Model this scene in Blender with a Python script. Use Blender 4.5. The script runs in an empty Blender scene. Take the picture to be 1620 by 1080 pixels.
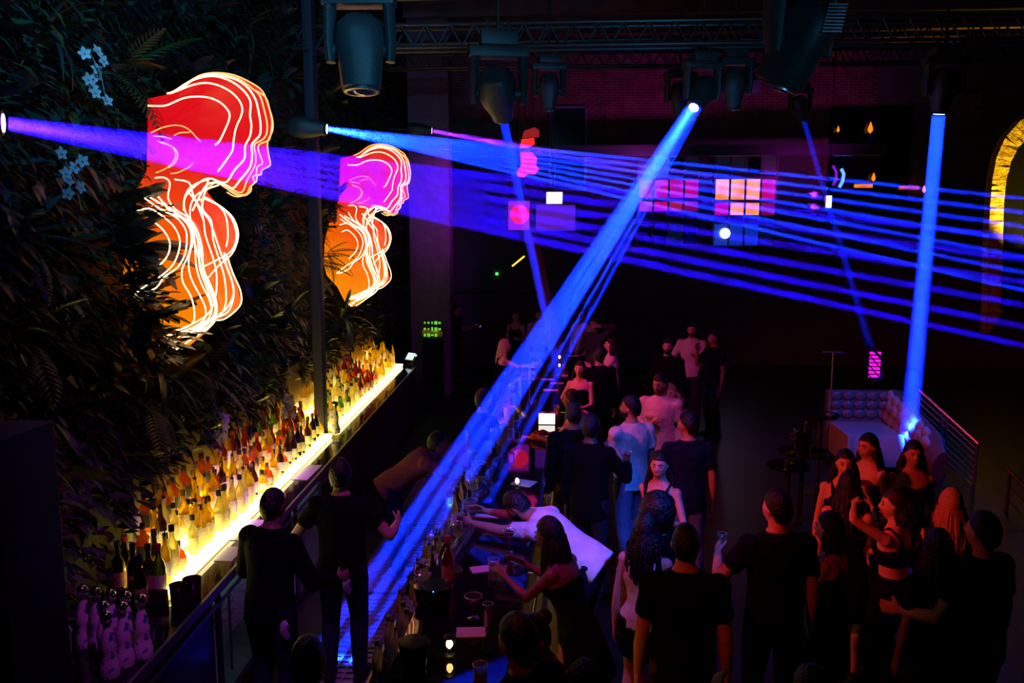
import bpy, bmesh, math, random
from mathutils import Vector, Matrix, noise
import numpy as np
random.seed(7)
S = bpy.context.scene
COL = S.collection
PI = math.pi

# ------------------------------------------------------------------ camera, world, exposure
F = 1350.0
YAW, PITCH = math.atan(95 / 1350.0), math.atan(190 / 1350.0)
CAM = Vector((0, 0, 4.1))
cd = bpy.data.cameras.new('camera'); cam = bpy.data.objects.new('camera', cd); COL.objects.link(cam)
cam.location = CAM
cam.rotation_euler = (PI / 2 - PITCH, 0, YAW)
cd.sensor_width = 36; cd.lens = 36 * F / 1620.0; cd.clip_start = 0.05; cd.clip_end = 200
S.camera = cam
RM = cam.rotation_euler.to_matrix()
def ray(px, py): return RM @ Vector(((px - 810) / F, (540 - py) / F, -1))
def aty(px, py, Y): d = ray(px, py); return CAM + d * (Y / d.y)
def atz(px, py, Z): d = ray(px, py); return CAM + d * ((Z - CAM.z) / d.z)
def atx(px, py, X): d = ray(px, py); return CAM + d * (X / d.x)

# modelling units: 1 unit = UN metres and the floor lies at ZF; the whole scene is converted to metres at the end
UN, DZ = 0.82, 0.188
ZF, PS = -DZ / UN, 1 / UN
def uz(h): return (h - DZ) / UN
S.view_settings.view_transform = 'Standard'
S.view_settings.look = 'None'
S.view_settings.gamma = 1
S.view_settings.use_curve_mapping = False
S.view_settings.exposure = 0.0
w = bpy.data.worlds.new('world'); S.world = w; w.use_nodes = True
w.node_tree.nodes['Background'].inputs[0].default_value = (0.0, 0.0, 0.001, 1)
w.node_tree.nodes['Background'].inputs[1].default_value = 0.3
S.cycles.volume_bounces = 0
S.cycles.max_bounces = 6
S.cycles.transparent_max_bounces = 64
S.cycles.transmission_bounces = 4
S.cycles.use_light_tree = True
S.cycles.sample_clamp_indirect = 4
S.cycles.caustics_reflective = False
S.cycles.caustics_refractive = False
# ------------------------------------------------------------------ materials
MATS = {}
def mat(name, col, rough=0.5, metal=0.0, em=None, es=0.0, trans=0.0, ior=1.45, spec=0.5, bump=0.0, bscale=40, var=0.0, vscale=6, coat=0.0, alpha=1.0, sub=0.0):
    if name in MATS: return MATS[name]
    m = bpy.data.materials.new(name); m.use_nodes = True; nt = m.node_tree
    p = nt.nodes['Principled BSDF']
    p.inputs['Base Color'].default_value = (*col, 1); p.inputs['Roughness'].default_value = rough
    p.inputs['Metallic'].default_value = metal; p.inputs['IOR'].default_value = ior
    p.inputs['Transmission Weight'].default_value = trans; p.inputs['Specular IOR Level'].default_value = spec
    p.inputs['Coat Weight'].default_value = coat; p.inputs['Alpha'].default_value = alpha
    p.inputs['Subsurface Weight'].default_value = sub
    if em: p.inputs['Emission Color'].default_value = (*em, 1); p.inputs['Emission Strength'].default_value = es
    if var or bump:
        tc = nt.nodes.new('ShaderNodeTexCoord')
    if var:
        nz = nt.nodes.new('ShaderNodeTexNoise'); nz.inputs['Scale'].default_value = vscale; nz.inputs['Detail'].default_value = 4
        nt.links.new(tc.outputs['Object'], nz.inputs['Vector'])
        r = nt.nodes.new('ShaderNodeValToRGB')
        r.color_ramp.elements[0].position = .3; r.color_ramp.elements[1].position = .7
        r.color_ramp.elements[0].color = (*[c * (1 - var) for c in col], 1); r.color_ramp.elements[1].color = (*[min(1, c * (1 + var)) for c in col], 1)
        nt.links.new(nz.outputs['Fac'], r.inputs[0]); nt.links.new(r.outputs[0], p.inputs['Base Color'])
    if bump:
        nb = nt.nodes.new('ShaderNodeTexNoise'); nb.inputs['Scale'].default_value = bscale; nb.inputs['Detail'].default_value = 3
        nt.links.new(tc.outputs['Object'], nb.inputs['Vector'])
        b = nt.nodes.new('ShaderNodeBump'); b.inputs['Strength'].default_value = bump; b.inputs['Distance'].default_value = .02
        nt.links.new(nb.outputs['Fac'], b.inputs['Height']); nt.links.new(b.outputs[0], p.inputs['Normal'])
    MATS[name] = m; return m

SK = -.030
def bx(x, y): return x + SK * (y - 7.7)          # the left wall and back bar run very slightly outward
# ------------------------------------------------------------------ mesh builder
class MB:
    def __init__(s): s.bm = bmesh.new(); s.mi = 0
    def _f(s, vs):
        try:
            f = s.bm.faces.new(vs); f.material_index = s.mi; return f
        except ValueError: return None
    def box(s, c, size, rz=0, rot=None, bevel=0):
        M = rot if rot else Matrix.Rotation(rz, 3, 'Z'); c = Vector(c); h = Vector(size) / 2
        v = [s.bm.verts.new(c + M @ Vector((x * h.x, y * h.y, z * h.z))) for x in (-1, 1) for y in (-1, 1) for z in (-1, 1)]
        fs = [s._f([v[i] for i in q]) for q in ((0, 1, 3, 2), (4, 6, 7, 5), (0, 4, 5, 1), (2, 3, 7, 6), (0, 2, 6, 4), (1, 5, 7, 3))]
        if bevel:
            es = list({e for f in fs for e in f.edges})
            bmesh.ops.bevel(s.bm, geom=es, offset=bevel, segments=2, affect='EDGES', profile=.6)
        return s
    def ring(s, c, q, rx, ry, n, ph=0, sq=0):
        out = []
        for i in range(n):
            a = 2 * PI * i / n + ph; ca, sa = math.cos(a), math.sin(a)
            if sq: k = 1 + sq * (abs(ca * sa) * 2) ** 2 * .41
            else: k = 1
            out.append(s.bm.verts.new(c + q @ Vector((rx * ca * k, ry * sa * k, 0))))
        return out
    def skinrings(s, rings, cap0=True, cap1=True, close=False):
        n = len(rings[0])
        for a, b in zip(rings, rings[1:]):
            for i in range(n): s._f((a[i], a[(i + 1) % n], b[(i + 1) % n], b[i]))
        if cap0: s._f(rings[0][::-1])
        if cap1: s._f(rings[-1])
        return s
    def cyl(s, a, b, r0, r1=None, n=12, cap=True):
        a, b = Vector(a), Vector(b); r1 = r0 if r1 is None else r1
        q = (b - a).to_track_quat('Z', 'Y').to_matrix()
        return s.skinrings([s.ring(a, q, r0, r0, n), s.ring(b, q, r1, r1, n)], cap, cap)
    def lathe(s, prof, c=(0, 0, 0), n=16, q=None, cap0=True, cap1=True, sq=0, sx=1, sy=1, ph=0):
        c = Vector(c); q = q or Matrix.Identity(3)
        return s.skinrings([s.ring(c + q @ Vector((0, 0, z)), q, max(r, 1e-4) * sx, max(r, 1e-4) * sy, n, ph, sq) for r, z in prof], cap0, cap1)
    def tube(s, pts, r, n=6, r1=None, closed=False):
        pts = [Vector(p) for p in pts]; rings = []; up = None; N = len(pts)
        for i, p in enumerate(pts):
            d = (pts[min(i + 1, N - 1)] - pts[max(i - 1, 0)]).normalized()
            if up is None: up = d.orthogonal().normalized()
            up = (up - d * up.dot(d))
            up = up.normalized() if up.length > 1e-6 else d.orthogonal().normalized()
            q = Matrix((up, d.cross(up), d)).transposed()
            rr = r if r1 is None else r + (r1 - r) * i / (N - 1)
            rings.append(s.ring(p, q, rr, rr, n))
        return s.skinrings(rings)
    def sphere(s, c, r, n=12, m=8, sc=(1, 1, 1), q=None):
        c = Vector(c); q = q or Matrix.Identity(3); R = []
        for j in range(1, m):
            t = PI * j / m
            R.append([s.bm.verts.new(c + q @ Vector((r * sc[0] * math.sin(t) * math.cos(2 * PI * i / n), r * sc[1] * math.sin(t) * math.sin(2 * PI * i / n), -r * sc[2] * math.cos(t)))) for i in range(n)])
        b = s.bm.verts.new(c + q @ Vector((0, 0, -r * sc[2]))); t = s.bm.verts.new(c + q @ Vector((0, 0, r * sc[2])))
        s.skinrings(R, False, False)
        for i in range(n): s._f((b, R[0][(i + 1) % n], R[0][i])); s._f((t, R[-1][i], R[-1][(i + 1) % n]))
        return s
    def loft(s, secs, n=14):
        """secs: (centre, rx, ry[, xaxis]) ; rings perpendicular to the path"""
        rings = []; N = len(secs); C = [Vector(q[0]) for q in secs]
        for i, q in enumerate(secs):
            d = (C[min(i + 1, N - 1)] - C[max(i - 1, 0)]).normalized()
            xa = Vector(q[3]) if len(q) > 3 else Vector((1, 0, 0))
            xa = xa - d * xa.dot(d)
            if xa.length < 1e-3: xa = d.orthogonal()
            xa.normalize(); M = Matrix((xa, d.cross(xa), d)).transposed()
            rings.append(s.ring(C[i], M, q[1], q[2], n))
        return s.skinrings(rings)
    def poly(s, pts, th, axis):
        """flat polygon (list of 3D points) extruded by th along axis"""
        a = Vector(axis) * th; A = [s.bm.verts.new(Vector(p)) for p in pts]; B = [s.bm.verts.new(Vector(p) + a) for p in pts]
        s._f(A[::-1]); s._f(B); n = len(A)
        for i in range(n): s._f((A[i], A[(i + 1) % n], B[(i + 1) % n], B[i]))
        return s
    def mesh(s, name, m=None, smooth=True, angle=40):
        bmesh.ops.recalc_face_normals(s.bm, faces=s.bm.faces)
        me = bpy.data.meshes.new(name); s.bm.to_mesh(me); s.bm.free()
        for x in (m if isinstance(m, (list, tuple)) else [m]):
            if x: me.materials.append(x)
        if smooth:
            me.polygons.foreach_set('use_smooth', [True] * len(me.polygons))
            me.set_sharp_from_angle(angle=math.radians(angle))
        return me
    def build(s, name, m=None, parent=None, **k):
        return obj(name, s.mesh(name, m, **k), parent)

def obj(name, me, parent=None, loc=None, rz=None):
    o = bpy.data.objects.new(name, me); COL.objects.link(o)
    if parent: o.parent = parent
    if loc is not None: o.location = loc
    if rz is not None: o.rotation_euler = (0, 0, rz)
    return o
def tag(o, label, cat, group=None, kind=None):
    o['label'] = label; o['category'] = cat
    if group: o['group'] = group
    if kind: o['kind'] = kind
    return o
def thing(name, label, cat, loc=(0, 0, 0), rz=0, group=None, kind=None):
    o = obj(name, None, None, loc, rz); return tag(o, label, cat, group, kind)
def struct(o): o['kind'] = 'structure'; return o
def copy_tree(o, parent=None):
    c = o.copy(); COL.objects.link(c); c.parent = parent
    for ch in list(o.children): copy_tree(ch, c)
    return c
def dup(o, loc, rz=0, label=None, group=None, scale=1):
    c = copy_tree(o); c.location = loc; c.rotation_euler = (0, 0, rz); c.scale = (scale,) * 3
    if label: c['label'] = label
    if group: c['group'] = group
    return c
def area(name, loc, target, size, power, col, spread=180, sy=None):
    ld = bpy.data.lights.new(name, 'AREA'); ld.energy = power; ld.color = col; ld.size = size; ld.spread = math.radians(spread)
    if sy: ld.shape = 'RECTANGLE'; ld.size_y = sy
    o = bpy.data.objects.new(name, ld); COL.objects.link(o); o.location = loc
    o.rotation_euler = (Vector(target) - Vector(loc)).to_track_quat('-Z', 'Y').to_euler(); return o
def spot(name, loc, target, angle, power, col, blend=.5, soft=.1):
    ld = bpy.data.lights.new(name, 'SPOT'); ld.energy = power; ld.color = col; ld.spot_size = math.radians(angle); ld.spot_blend = blend; ld.shadow_soft_size = soft
    o = bpy.data.objects.new(name, ld); COL.objects.link(o); o.location = loc
    o.rotation_euler = (Vector(target) - Vector(loc)).to_track_quat('-Z', 'Y').to_euler(); return o
# ------------------------------------------------------------------ added coloured wash lights, unseen and without fixtures
RED, MAG, TEAL = (1.0, .035, .02), (.75, .02, .9), (.10, .55, 1.0)
LIGHTS = [
    spot('red_wash_lamp', (-3.0, 5.5, 4.6), (3.8, 9.8, 1.5), 50, 1150, RED, .8, .12),
    spot('red_wash_lamp', (-2.9, 11.5, 4.6), (1.2, 14.0, 1.2), 80, 620, RED, .6, .12),
    spot('red_wash_lamp', (-1.2, 3.2, 4.6), (.5, 6.6, 1.2), 45, 110, RED, .6, .1),
    spot('magenta_wash_lamp', (-1.2, 6.2, 5.2), (-.9, 7.6, 1.0), 56, 230, MAG, .8, .1),
    spot('magenta_wash_lamp', (-.4, 13.0, 5.2), (-.4, 15.5, 1.0), 95, 260, MAG, .8, .1),
    spot('blue_wash_lamp', (2.2, 3.5, 6.4), (.1, 8.4, 1.0), 26, 2600, (.01, .10, 1.0), .8, .1),
    spot('blue_wash_lamp', (6.2, 10.5, 6.2), (5.2, 14.8, .6), 32, 1500, (.01, .10, 1.0), .8, .1),
    spot('blue_wash_lamp', (-1.8, 4.2, 5.6), (-2.2, 7.4, .5), 42, 50, (.02, .12, 1.0), .8, .1),
    spot('magenta_wash_lamp', (-1.7, 4.4, 4.6), (-3.3, 6.3, 1.1), 44, 130, (.7, .06, .9), .8, .05),
    spot('magenta_wash_lamp', (-1.9, 7.2, 4.4), (-3.15, 8.9, 1.1), 34, 700, (.6, .01, .9), .8, .05),
    spot('teal_wash_lamp', (-.6, 2.0, 7.6), (-3.8, 6.5, 7.2), 75, 1500, TEAL, .9, .3),
    spot('teal_wash_lamp', (1.0, 1.5, 4.4), (-1.6, 7.0, 6.2), 60, 520, TEAL, .9, .3),
    spot('teal_wash_lamp', (3.6, 2.4, 5.0), (1.75, 5.9, 5.45), 34, 70, TEAL, .8, .2),
    spot('teal_wash_lamp', (1.5, 8.5, 5.0), (1.5, 14.5, 8.2), 90, 110, TEAL, .9, .2),
    spot('purple_wash_lamp', (6.5, 23.2, 5.2), (6.0, 26.0, 7.8), 125, 150, (.7, .03, .75), .9, .1),
    spot('purple_wash_lamp', (-1.0, 19.0, 5.8), (-3.2, 21.5, 4.5), 60, 420, (.5, .02, .8), .8, .1),
    spot('purple_wash_lamp', (2.0, 23.2, 5.4), (1.0, 26.0, 8.0), 130, 160, (.7, .03, .75), .9, .1),
    spot('blue_wash_lamp', (1.5, 6.6, 6.0), (.72, 10.1, 1.2), 22, 520, (.01, .12, 1.0), .6, .1),  # added spot brightening the loose white T-shirt, no fixture behind it
    spot('added_pink_spot', (-2.2, 9.6, 4.6), (.75, 10.2, 1.3), 22, 150, (1.0, .05, .30), .6, .1),  # added too, puts pink on the shoulder of that T-shirt
    spot('magenta_wash_lamp', (.3, 8.6, 5.6), (1.2, 11.7, 1.5), 24, 200, (.75, .10, .9), .6, .1),  # added spot that lifts the pale pink-lit shirt alone
    spot('amber_up_lamp', (12.5, 23.1, 2.2), (12.1, 23.9, 6.0), 66, 4000, (1.0, .66, .03), .7, .05),
]
# ------------------------------------------------------------------ room shell
XW, YF, ZC, XR = -4.0, 26.0, 9.2, 15.0
M_black = mat('black_paint', (.012, .012, .014), .7)
M_floor = mat('dark_floor', (.006, .006, .007), .38, bump=.12, bscale=9, var=.3, vscale=2)
M_brick = mat('brick', (.16, .075, .055), .85, bump=.8, bscale=30, var=.35, vscale=3)
M_mortar = mat('mortar', (.07, .06, .055), .9)
M_steel = mat('steel', (.35, .36, .38), .3, .9)
M_dsteel = mat('dark_steel', (.05, .05, .055), .4, .6)
M_bchrome = mat('black_gloss', (.006, .006, .008), .08)
M_dwood = mat('dark_wood', (.03, .018, .01), .5, bump=.3, bscale=8)
def shell(name, c, size, m): return struct(MB().box(c, size).build(name, m, smooth=False))
shell('floor', (5.5, 11, ZF - .05), (19.4, 31, .1), M_floor)
shell('ceiling', (5.5, 11, ZC + .05), (19.4, 31, .1), M_black)
b = MB(); v = [b.bm.verts.new((bx(x, y), y, z)) for x, y, z in ((-4.3, -4.4, ZF), (-4.05, -4.4, ZF), (-4.05, 26.2, ZF), (-4.3, 26.2, ZF), (-4.3, -4.4, ZC), (-4.05, -4.4, ZC), (-4.05, 26.2, ZC), (-4.3, 26.2, ZC))]
for q in ((0, 3, 2, 1), (4, 5, 6, 7), (0, 1, 5, 4), (1, 2, 6, 5), (2, 3, 7, 6), (3, 0, 4, 7)): b._f([v[i] for i in q])
wl = struct(b.build('wall_left', M_black, smooth=False))
shell('wall_right', (XR + .1, 11, (ZC + ZF) / 2), (.2, 31, ZC - ZF), M_black)
shell('wall_back', (5.5, -4.4, (ZC + ZF) / 2), (19, .2, ZC - ZF), M_black)
# far wall with openings is one slab; brickwork stands proud of it
wf = shell('wall_far', (5.5, YF + .15, (ZC + ZF) / 2), (19, .3, ZC - ZF), M_mortar)
# brick field (bricks too small to tell apart past a few pixels are joined as one relief)
b = MB(); rnd = random.Random(3)
for r in range(34):
    z = 6.55 + r * .078
    if z > 9.1: break
    for i in range(56):
        x = -4 + .26 * i + (.13 if r % 2 else 0)
        if x > 8.6: continue
        b.box((x + .12, YF - .012 - rnd.uniform(0, .012), z), (.245, .05, .066))
o = b.build('brickwork', M_brick, wf, smooth=False); o['kind'] = 'stuff'
b = MB()
for r in range(48):
    z = 3.2 + r * .078
    for i in range(10):
        x = 7.0 + .26 * i + (.13 if r % 2 else 0)
        if x < 7.9: b.box((x, YF - .012 - rnd.uniform(0, .012), z), (.245, .05, .066))
o = b.build('brickwork', M_brick, wf, smooth=False); o['kind'] = 'stuff'
# ceiling joists and pipes
for i, y in enumerate((15.6, 17.2, 18.8, 20.6, 22.6, 24.6)):
    struct(MB().box((5.5, y, ZC - .2), (19, .16, .4)).build('trim_%d' % (i + 1), mat('joist', (.10, .04, .05), .6, var=.4, vscale=1.5), smooth=False))
for i, (y, z, r) in enumerate(((13.2, 7.45, .05), (14.8, 7.8, .06), (16.0, 7.3, .045))):
    t = MB().cyl((-4, y, z), (14.8, y - .25, z + .05), r, n=10)
    o = t.build('ceiling_pipe', M_dsteel); tag(o, ['thin dark pipe across the ceiling just above the lattice truss', 'thicker dark pipe across the ceiling, highest of the three', 'thin dark pipe across the ceiling behind the lattice truss'][i], 'pipe')
o = MB().box((2.2, 24.6, 6.05), (12.6, .3, .3)).build('ceiling_beam', M_dsteel, smooth=False); tag(o, 'long dark horizontal beam under the brick part of the far wall', 'beam')

def truss(label, x0, x1, y, z, d, n, loc_h=.3):
    t = thing('lighting_truss', label, 'truss', (x0, y, z))
    L = x1 - x0
    for dy in (-d / 2, d / 2):
        for dz in (-loc_h / 2, loc_h / 2):
            MB().cyl((0, dy, dz), (L, dy, dz), .025, n=8).build('chord', M_dsteel, t)
    for s in (-1, 1):
        b = MB()
        for i in range(n):
            a = L * i / n; c = L * (i + .5) / n; e = L * (i + 1) / n
            b.cyl((a, s * d / 2, -loc_h / 2), (c, s * d / 2, loc_h / 2), .012, n=5); b.cyl((c, s * d / 2, loc_h / 2), (e, s * d / 2, -loc_h / 2), .012, n=5)
        b.build('lattice', M_dsteel, t)['kind'] = 'stuff'
    b = MB()
    for i in range(n):
        b.cyl((L * i / n, -d / 2, loc_h / 2), (L * (i + .5) / n, d / 2, loc_h / 2), .01, n=5)
    b.build('lattice', M_dsteel, t)['kind'] = 'stuff'
    return t
truss('long dark lattice truss across the ceiling carrying the beam lights', -3.9, 7.6, 12.2, 6.62, .3, 34)
truss('far lattice truss crossing the room in front of the brick wall', -3.9, 9.0, 18.0, 7.35, .3, 40)
truss('near dark truss overhead carrying the two large lights', -3.9, 6, 6.1, 6.35, .3, 30)

# pilasters
struct(MB().box((-3.57, 11.75, (ZC + 1.0) / 2), (.14, .20, ZC - 1.0), bevel=.02).build('trim_7', mat('pilaster', (.018, .010, .022), .7)))
struct(MB().box((-3.5, 21.2, (ZC + ZF) / 2), (1.0, .6, ZC - ZF), bevel=.03).build('trim_8', mat('plaster', (.14, .07, .13), .8, bump=.4, bscale=6, var=.2)))
struct(MB().box((-3.35, 4.1, 1.4), (1.1, .5, 3.26), bevel=.02).build('trim_9', mat('panel_navy', (.03, .03, .05), .6)))

# ------------------------------------------------------------------ far wall windows
def glow(name, col, s, col2=None):
    m = mat(name, (.02, .02, .02), .3, em=col, es=s)
    if col2 and not m.get('done'):
        nt = m.node_tree; p = nt.nodes['Principled BSDF']; tc = nt.nodes.new('ShaderNodeTexCoord'); nz = nt.nodes.new('ShaderNodeTexNoise'); nz.inputs['Scale'].default_value = 1.6
        r = nt.nodes.new('ShaderNodeValToRGB'); r.color_ramp.elements[0].position = .38; r.color_ramp.elements[1].position = .62
        r.color_ramp.elements[0].color = (*col, 1); r.color_ramp.elements[1].color = (*col2, 1)
        nt.links.new(tc.outputs['Object'], nz.inputs[0]); nt.links.new(nz.outputs[0], r.inputs[0]); nt.links.new(r.outputs[0], p.inputs['Emission Color']); m['done'] = 1
    return m
G = {'p': glow('pane_pink', (.62, .0, .10), .8, (.45, .0, .35)), 'o': glow('pane_orange', (1, .25, .01), 1.1, (1, .40, .22)), 'r': glow('pane_red', (.42, .01, .05), .8, (.22, .0, .10)),
     't': glow('pane_teal', (.002, .008, .014), .5), 'b': glow('pane_blue', (.005, .04, .7), .55), 'd': mat('pane_dark', (.004, .004, .006), .08), 'T': glow('pane_light_teal', (.015, .05, .10), .8)}
def window(n, px0, rows, cols, pitch=23.2, pw=19.5):
    """cols: strings per row, px0 left edge in the photo's frame"""
    p0 = aty(px0, 300, YF); k = YF / F
    root = struct(obj('window_%d' % n, None, None, (p0.x, YF - .1, 0)))
    W = len(cols[0]) * pitch * k; zt = aty(px0, rows[0][0], YF).z; zb = aty(px0, rows[-1][1], YF).z
    fm = M_dsteel
    MB().box((W / 2 - .04, .02, (zt + zb) / 2), (W + .08, .06, zt - zb + .16)).build('backing', mat('window_back', (.004, .004, .005), .6), root, smooth=False)
    for i in range(len(cols[0]) + 1):
        MB().box((i * pitch * k - .04, -.06, (zt + zb) / 2), (.055, .08, zt - zb + .16)).build('mullion', fm, root, smooth=False)
    for (ya, yb) in rows + [(rows[-1][1] + 4, 0)]:
        MB().box((W / 2 - .04, -.07, aty(px0, ya, YF).z + .05), (W + .1, .08, .055)).build('glazing_bar', fm, root, smooth=False)
    for r, (ya, yb) in enumerate(rows):
        za, zb2 = aty(px0, ya, YF).z, aty(px0, yb, YF).z
        for c, ch in enumerate(cols[r]):
            o = MB().box((c * pitch * k + pw * k / 2, -.04, (za + zb2) / 2), (pw * k, .03, za - zb2)).build('pane', G[ch], root, smooth=False)
    return root
window(1, 1011, [(240, 275), (285, 313), (319, 334), (354, 386)], ['tTdt', 'rppp', 'rprr', 'ddtd'])
window(2, 1131, [(240, 275), (284, 316), (321, 340), (354, 388)], ['ttdt', 'ooop', 'poor', 'bbbt'])
# bright lamp seen behind the lower panes
L = thing('wall_lamp', 'round blue-white lamp glowing in front of the lower far windows', 'lamp', aty(1147, 369, YF - .3))
MB().sphere((0, 0, 0), .15, 14, 10).build('bulb', glow('lamp_blue_white', (.35, .55, 1.0), 9), L); MB().cyl((0, .02, .0), (0, .2, 0), .05).build('bracket', M_dsteel, L)
# tall dark frame beside the windows
def frame_rect(name, label, cat, x0, y0, x1, y1, Y, inner, m=M_dsteel, th=.07):
    a, c = aty(x0, y0, Y), aty(x1, y1, Y); W, H = c.x - a.x, a.z - c.z
    t = thing(name, label, cat, (a.x, Y, c.z))
    for bx in (((W / 2, 0, H), (W + th, .1, th)), ((W / 2, 0, 0), (W + th, .1, th)), ((0, 0, H / 2), (th, .1, H)), ((W, 0, H / 2), (th, .1, H))):
        MB().box(bx[0], bx[1]).build('frame', m, t, smooth=False)
    MB().box((W / 2, .02, H / 2), (W - th, .03, H - th)).build('panel', inner, t, smooth=False)
    return t
frame_rect('framed_glass', 'tall thin-framed dark glass panel on the far brick wall', 'glass panel', 872, 170, 926, 300, YF - .07, mat('smoked', (.008, .016, .02), .15), mat('frame_teal', (.10, .16, .18), .5))
frame_rect('mirror', 'large black mirror on the far wall right of the lit windows', 'mirror', 1316, 172, 1432, 312, YF - .07, mat('mirror_black', (.006, .006, .008), .05), M_bchrome)
for i, (x, y, s, lb) in enumerate(((1326, 205, .05, 'small orange glow imitating a reflection, top left corner of the black mirror'), (1377, 203, .09, 'orange glow imitating a reflection, top middle of the black mirror'), (1382, 281, .07, 'small orange glow imitating a reflection, lower middle of the black mirror'), (1462, 300, .06, 'little yellow lamp just right of the black mirror'))):  # orange glows on the mirror are its reflections, put in as emission
    t = thing('flame_glow', lb, 'lamp', aty(x, y, YF - .22)); MB().lathe([(.01, -s * 1.6), (s * .8, -s * .6), (s * .7, .2 * s), (.01, s * 2)]).build('flame', glow('flame', (1, .2, .01), 1.5), t); MB().box((0, .07, -s * 1.7), (.08, .18, .03)).build('bracket', M_dsteel, t)
o = MB().box((0, 0, 0), (.55, .12, .12), bevel=.02).build('glow_strip', glow('strip_blue', (.01, .13, 1), 1)); o.location = aty(1335, 243, YF - .15); tag(o, 'short blue light strip across the black mirror', 'light')
o = MB().box((0, 0, 0), (.5, .12, .1), bevel=.02).build('glow_strip', glow('strip_orange', (1, .28, .02), 1.3, (.6, .1, .01))); o.location = aty(1366, 294, YF - .15); tag(o, 'orange glow strip imitating a reflection low on the black mirror', 'light')  # reflected orange put in as a glowing bar
o = MB().box((0, 0, 0), (.55, .12, .1), bevel=.02).build('glow_strip', glow('strip_red', (.8, .1, .02), .9, (.3, .02, .01))); o.location = aty(1438, 297, YF - .15); tag(o, 'dim red light strip under the right edge of the black mirror', 'light')
bm_ = MB().tube([aty(x, y, YF - .13) for x, y in ((1318, 262), (1323, 272), (1323, 283), (1318, 293))], .035, 8).build('curved_light', glow('curve_purple', (.25, .01, .7), .9)); tag(bm_, 'curved purple light tube at the left edge of the black mirror', 'light')
bm_ = MB().tube([aty(x, y, YF - .13) for x, y in ((1331, 267), (1335, 275), (1333, 287), (1328, 296))], .045, 8).build('curved_light', glow('curve_blue', (.10, .25, 1), 2.2)); tag(bm_, 'curved bright blue light tube left of the orange strip', 'light')
# exit boxes
def exit_box(label, px, py, Y, w, h):
    t = thing('exit_sign', label, 'sign', aty(px, py, Y)); MB().box((0, .04, 0), (w + .05, .08, h + .05), bevel=.01).build('housing', M_steel, t); MB().box((0, -.012, 0), (w, .02, h)).build('lit_face', glow('sign_white', (1, 1, 1), 3), t, smooth=False); MB().cyl((0, .04, h / 2), (0, .04, ZC - aty(px, py, Y).z), .012).build('hanger', M_dsteel, t)
exit_box('bright white lit box sign hanging in front of the dark glass panel', 877, 313, 21, .37, .27)
exit_box('narrow upright white lit box right of the far windows', 1311, 319, 23, .13, .30)
# glowing panels and red shape; the red imitates mirror reflections of the portraits
a = frame_rect('glow_panel', 'framed panel glowing red on pink, standing in for a mirror reflection', 'picture', 802, 316, 840, 366, 21.6, glow('panel_pink', (.35, .01, .45), .8))
MB().lathe([(.24, -.02), (.24, .02)], (.32, -.03, .42), 24, Matrix.Rotation(PI / 2, 3, 'X')).build('reflection_disc', glow('disc_red', (1, .01, .08), 1.1), a)
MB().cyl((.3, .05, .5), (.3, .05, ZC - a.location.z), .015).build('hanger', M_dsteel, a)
b2 = frame_rect('glow_panel', 'wide dim purple lit panel under the white box sign', 'picture', 846, 322, 912, 367, 21.6, glow('panel_purple', (.11, .01, .36), .8))
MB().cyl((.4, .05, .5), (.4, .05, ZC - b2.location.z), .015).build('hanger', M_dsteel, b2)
t = thing('reflection_shape', 'small red glowing shape imitating a portrait reflection beyond the second portrait', 'light', aty(836, 245, 21.5))
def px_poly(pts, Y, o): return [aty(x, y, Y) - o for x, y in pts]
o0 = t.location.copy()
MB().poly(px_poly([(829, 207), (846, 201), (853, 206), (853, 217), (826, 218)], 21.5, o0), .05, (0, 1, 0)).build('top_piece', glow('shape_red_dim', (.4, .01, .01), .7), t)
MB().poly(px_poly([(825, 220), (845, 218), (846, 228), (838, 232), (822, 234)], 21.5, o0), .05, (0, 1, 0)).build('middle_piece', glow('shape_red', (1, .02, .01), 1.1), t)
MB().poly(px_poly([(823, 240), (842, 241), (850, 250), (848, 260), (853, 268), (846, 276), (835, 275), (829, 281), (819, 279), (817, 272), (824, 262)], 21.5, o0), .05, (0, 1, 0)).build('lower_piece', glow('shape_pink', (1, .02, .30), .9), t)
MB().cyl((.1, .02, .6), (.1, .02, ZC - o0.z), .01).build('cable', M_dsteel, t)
t = thing('tube_lamp', 'slanting yellow fluorescent tube low on the far left', 'lamp', aty(820, 413, 22)); MB().cyl((-.16, 0, -.13), (.16, 0, .13), .022).build('tube', glow('tube_yellow', (1, .6, .03), 1.6), t); MB().cyl((-.20, .05, -.13), (.18, .05, .17), .02).build('bracket', M_dsteel, t); MB().cyl((.15, .06, .1), (.15, .06, ZC - t.location.z), .012).build('hanger', M_dsteel, t)
o = MB().box((0, 0, 0), (.08, .06, .08)).build('status_light', glow('green_led', (.1, .9, .15), 1.5)); o.location = aty(786, 433, YF - .03); tag(o, 'tiny green status light in the dark under the beams', 'light')
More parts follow.
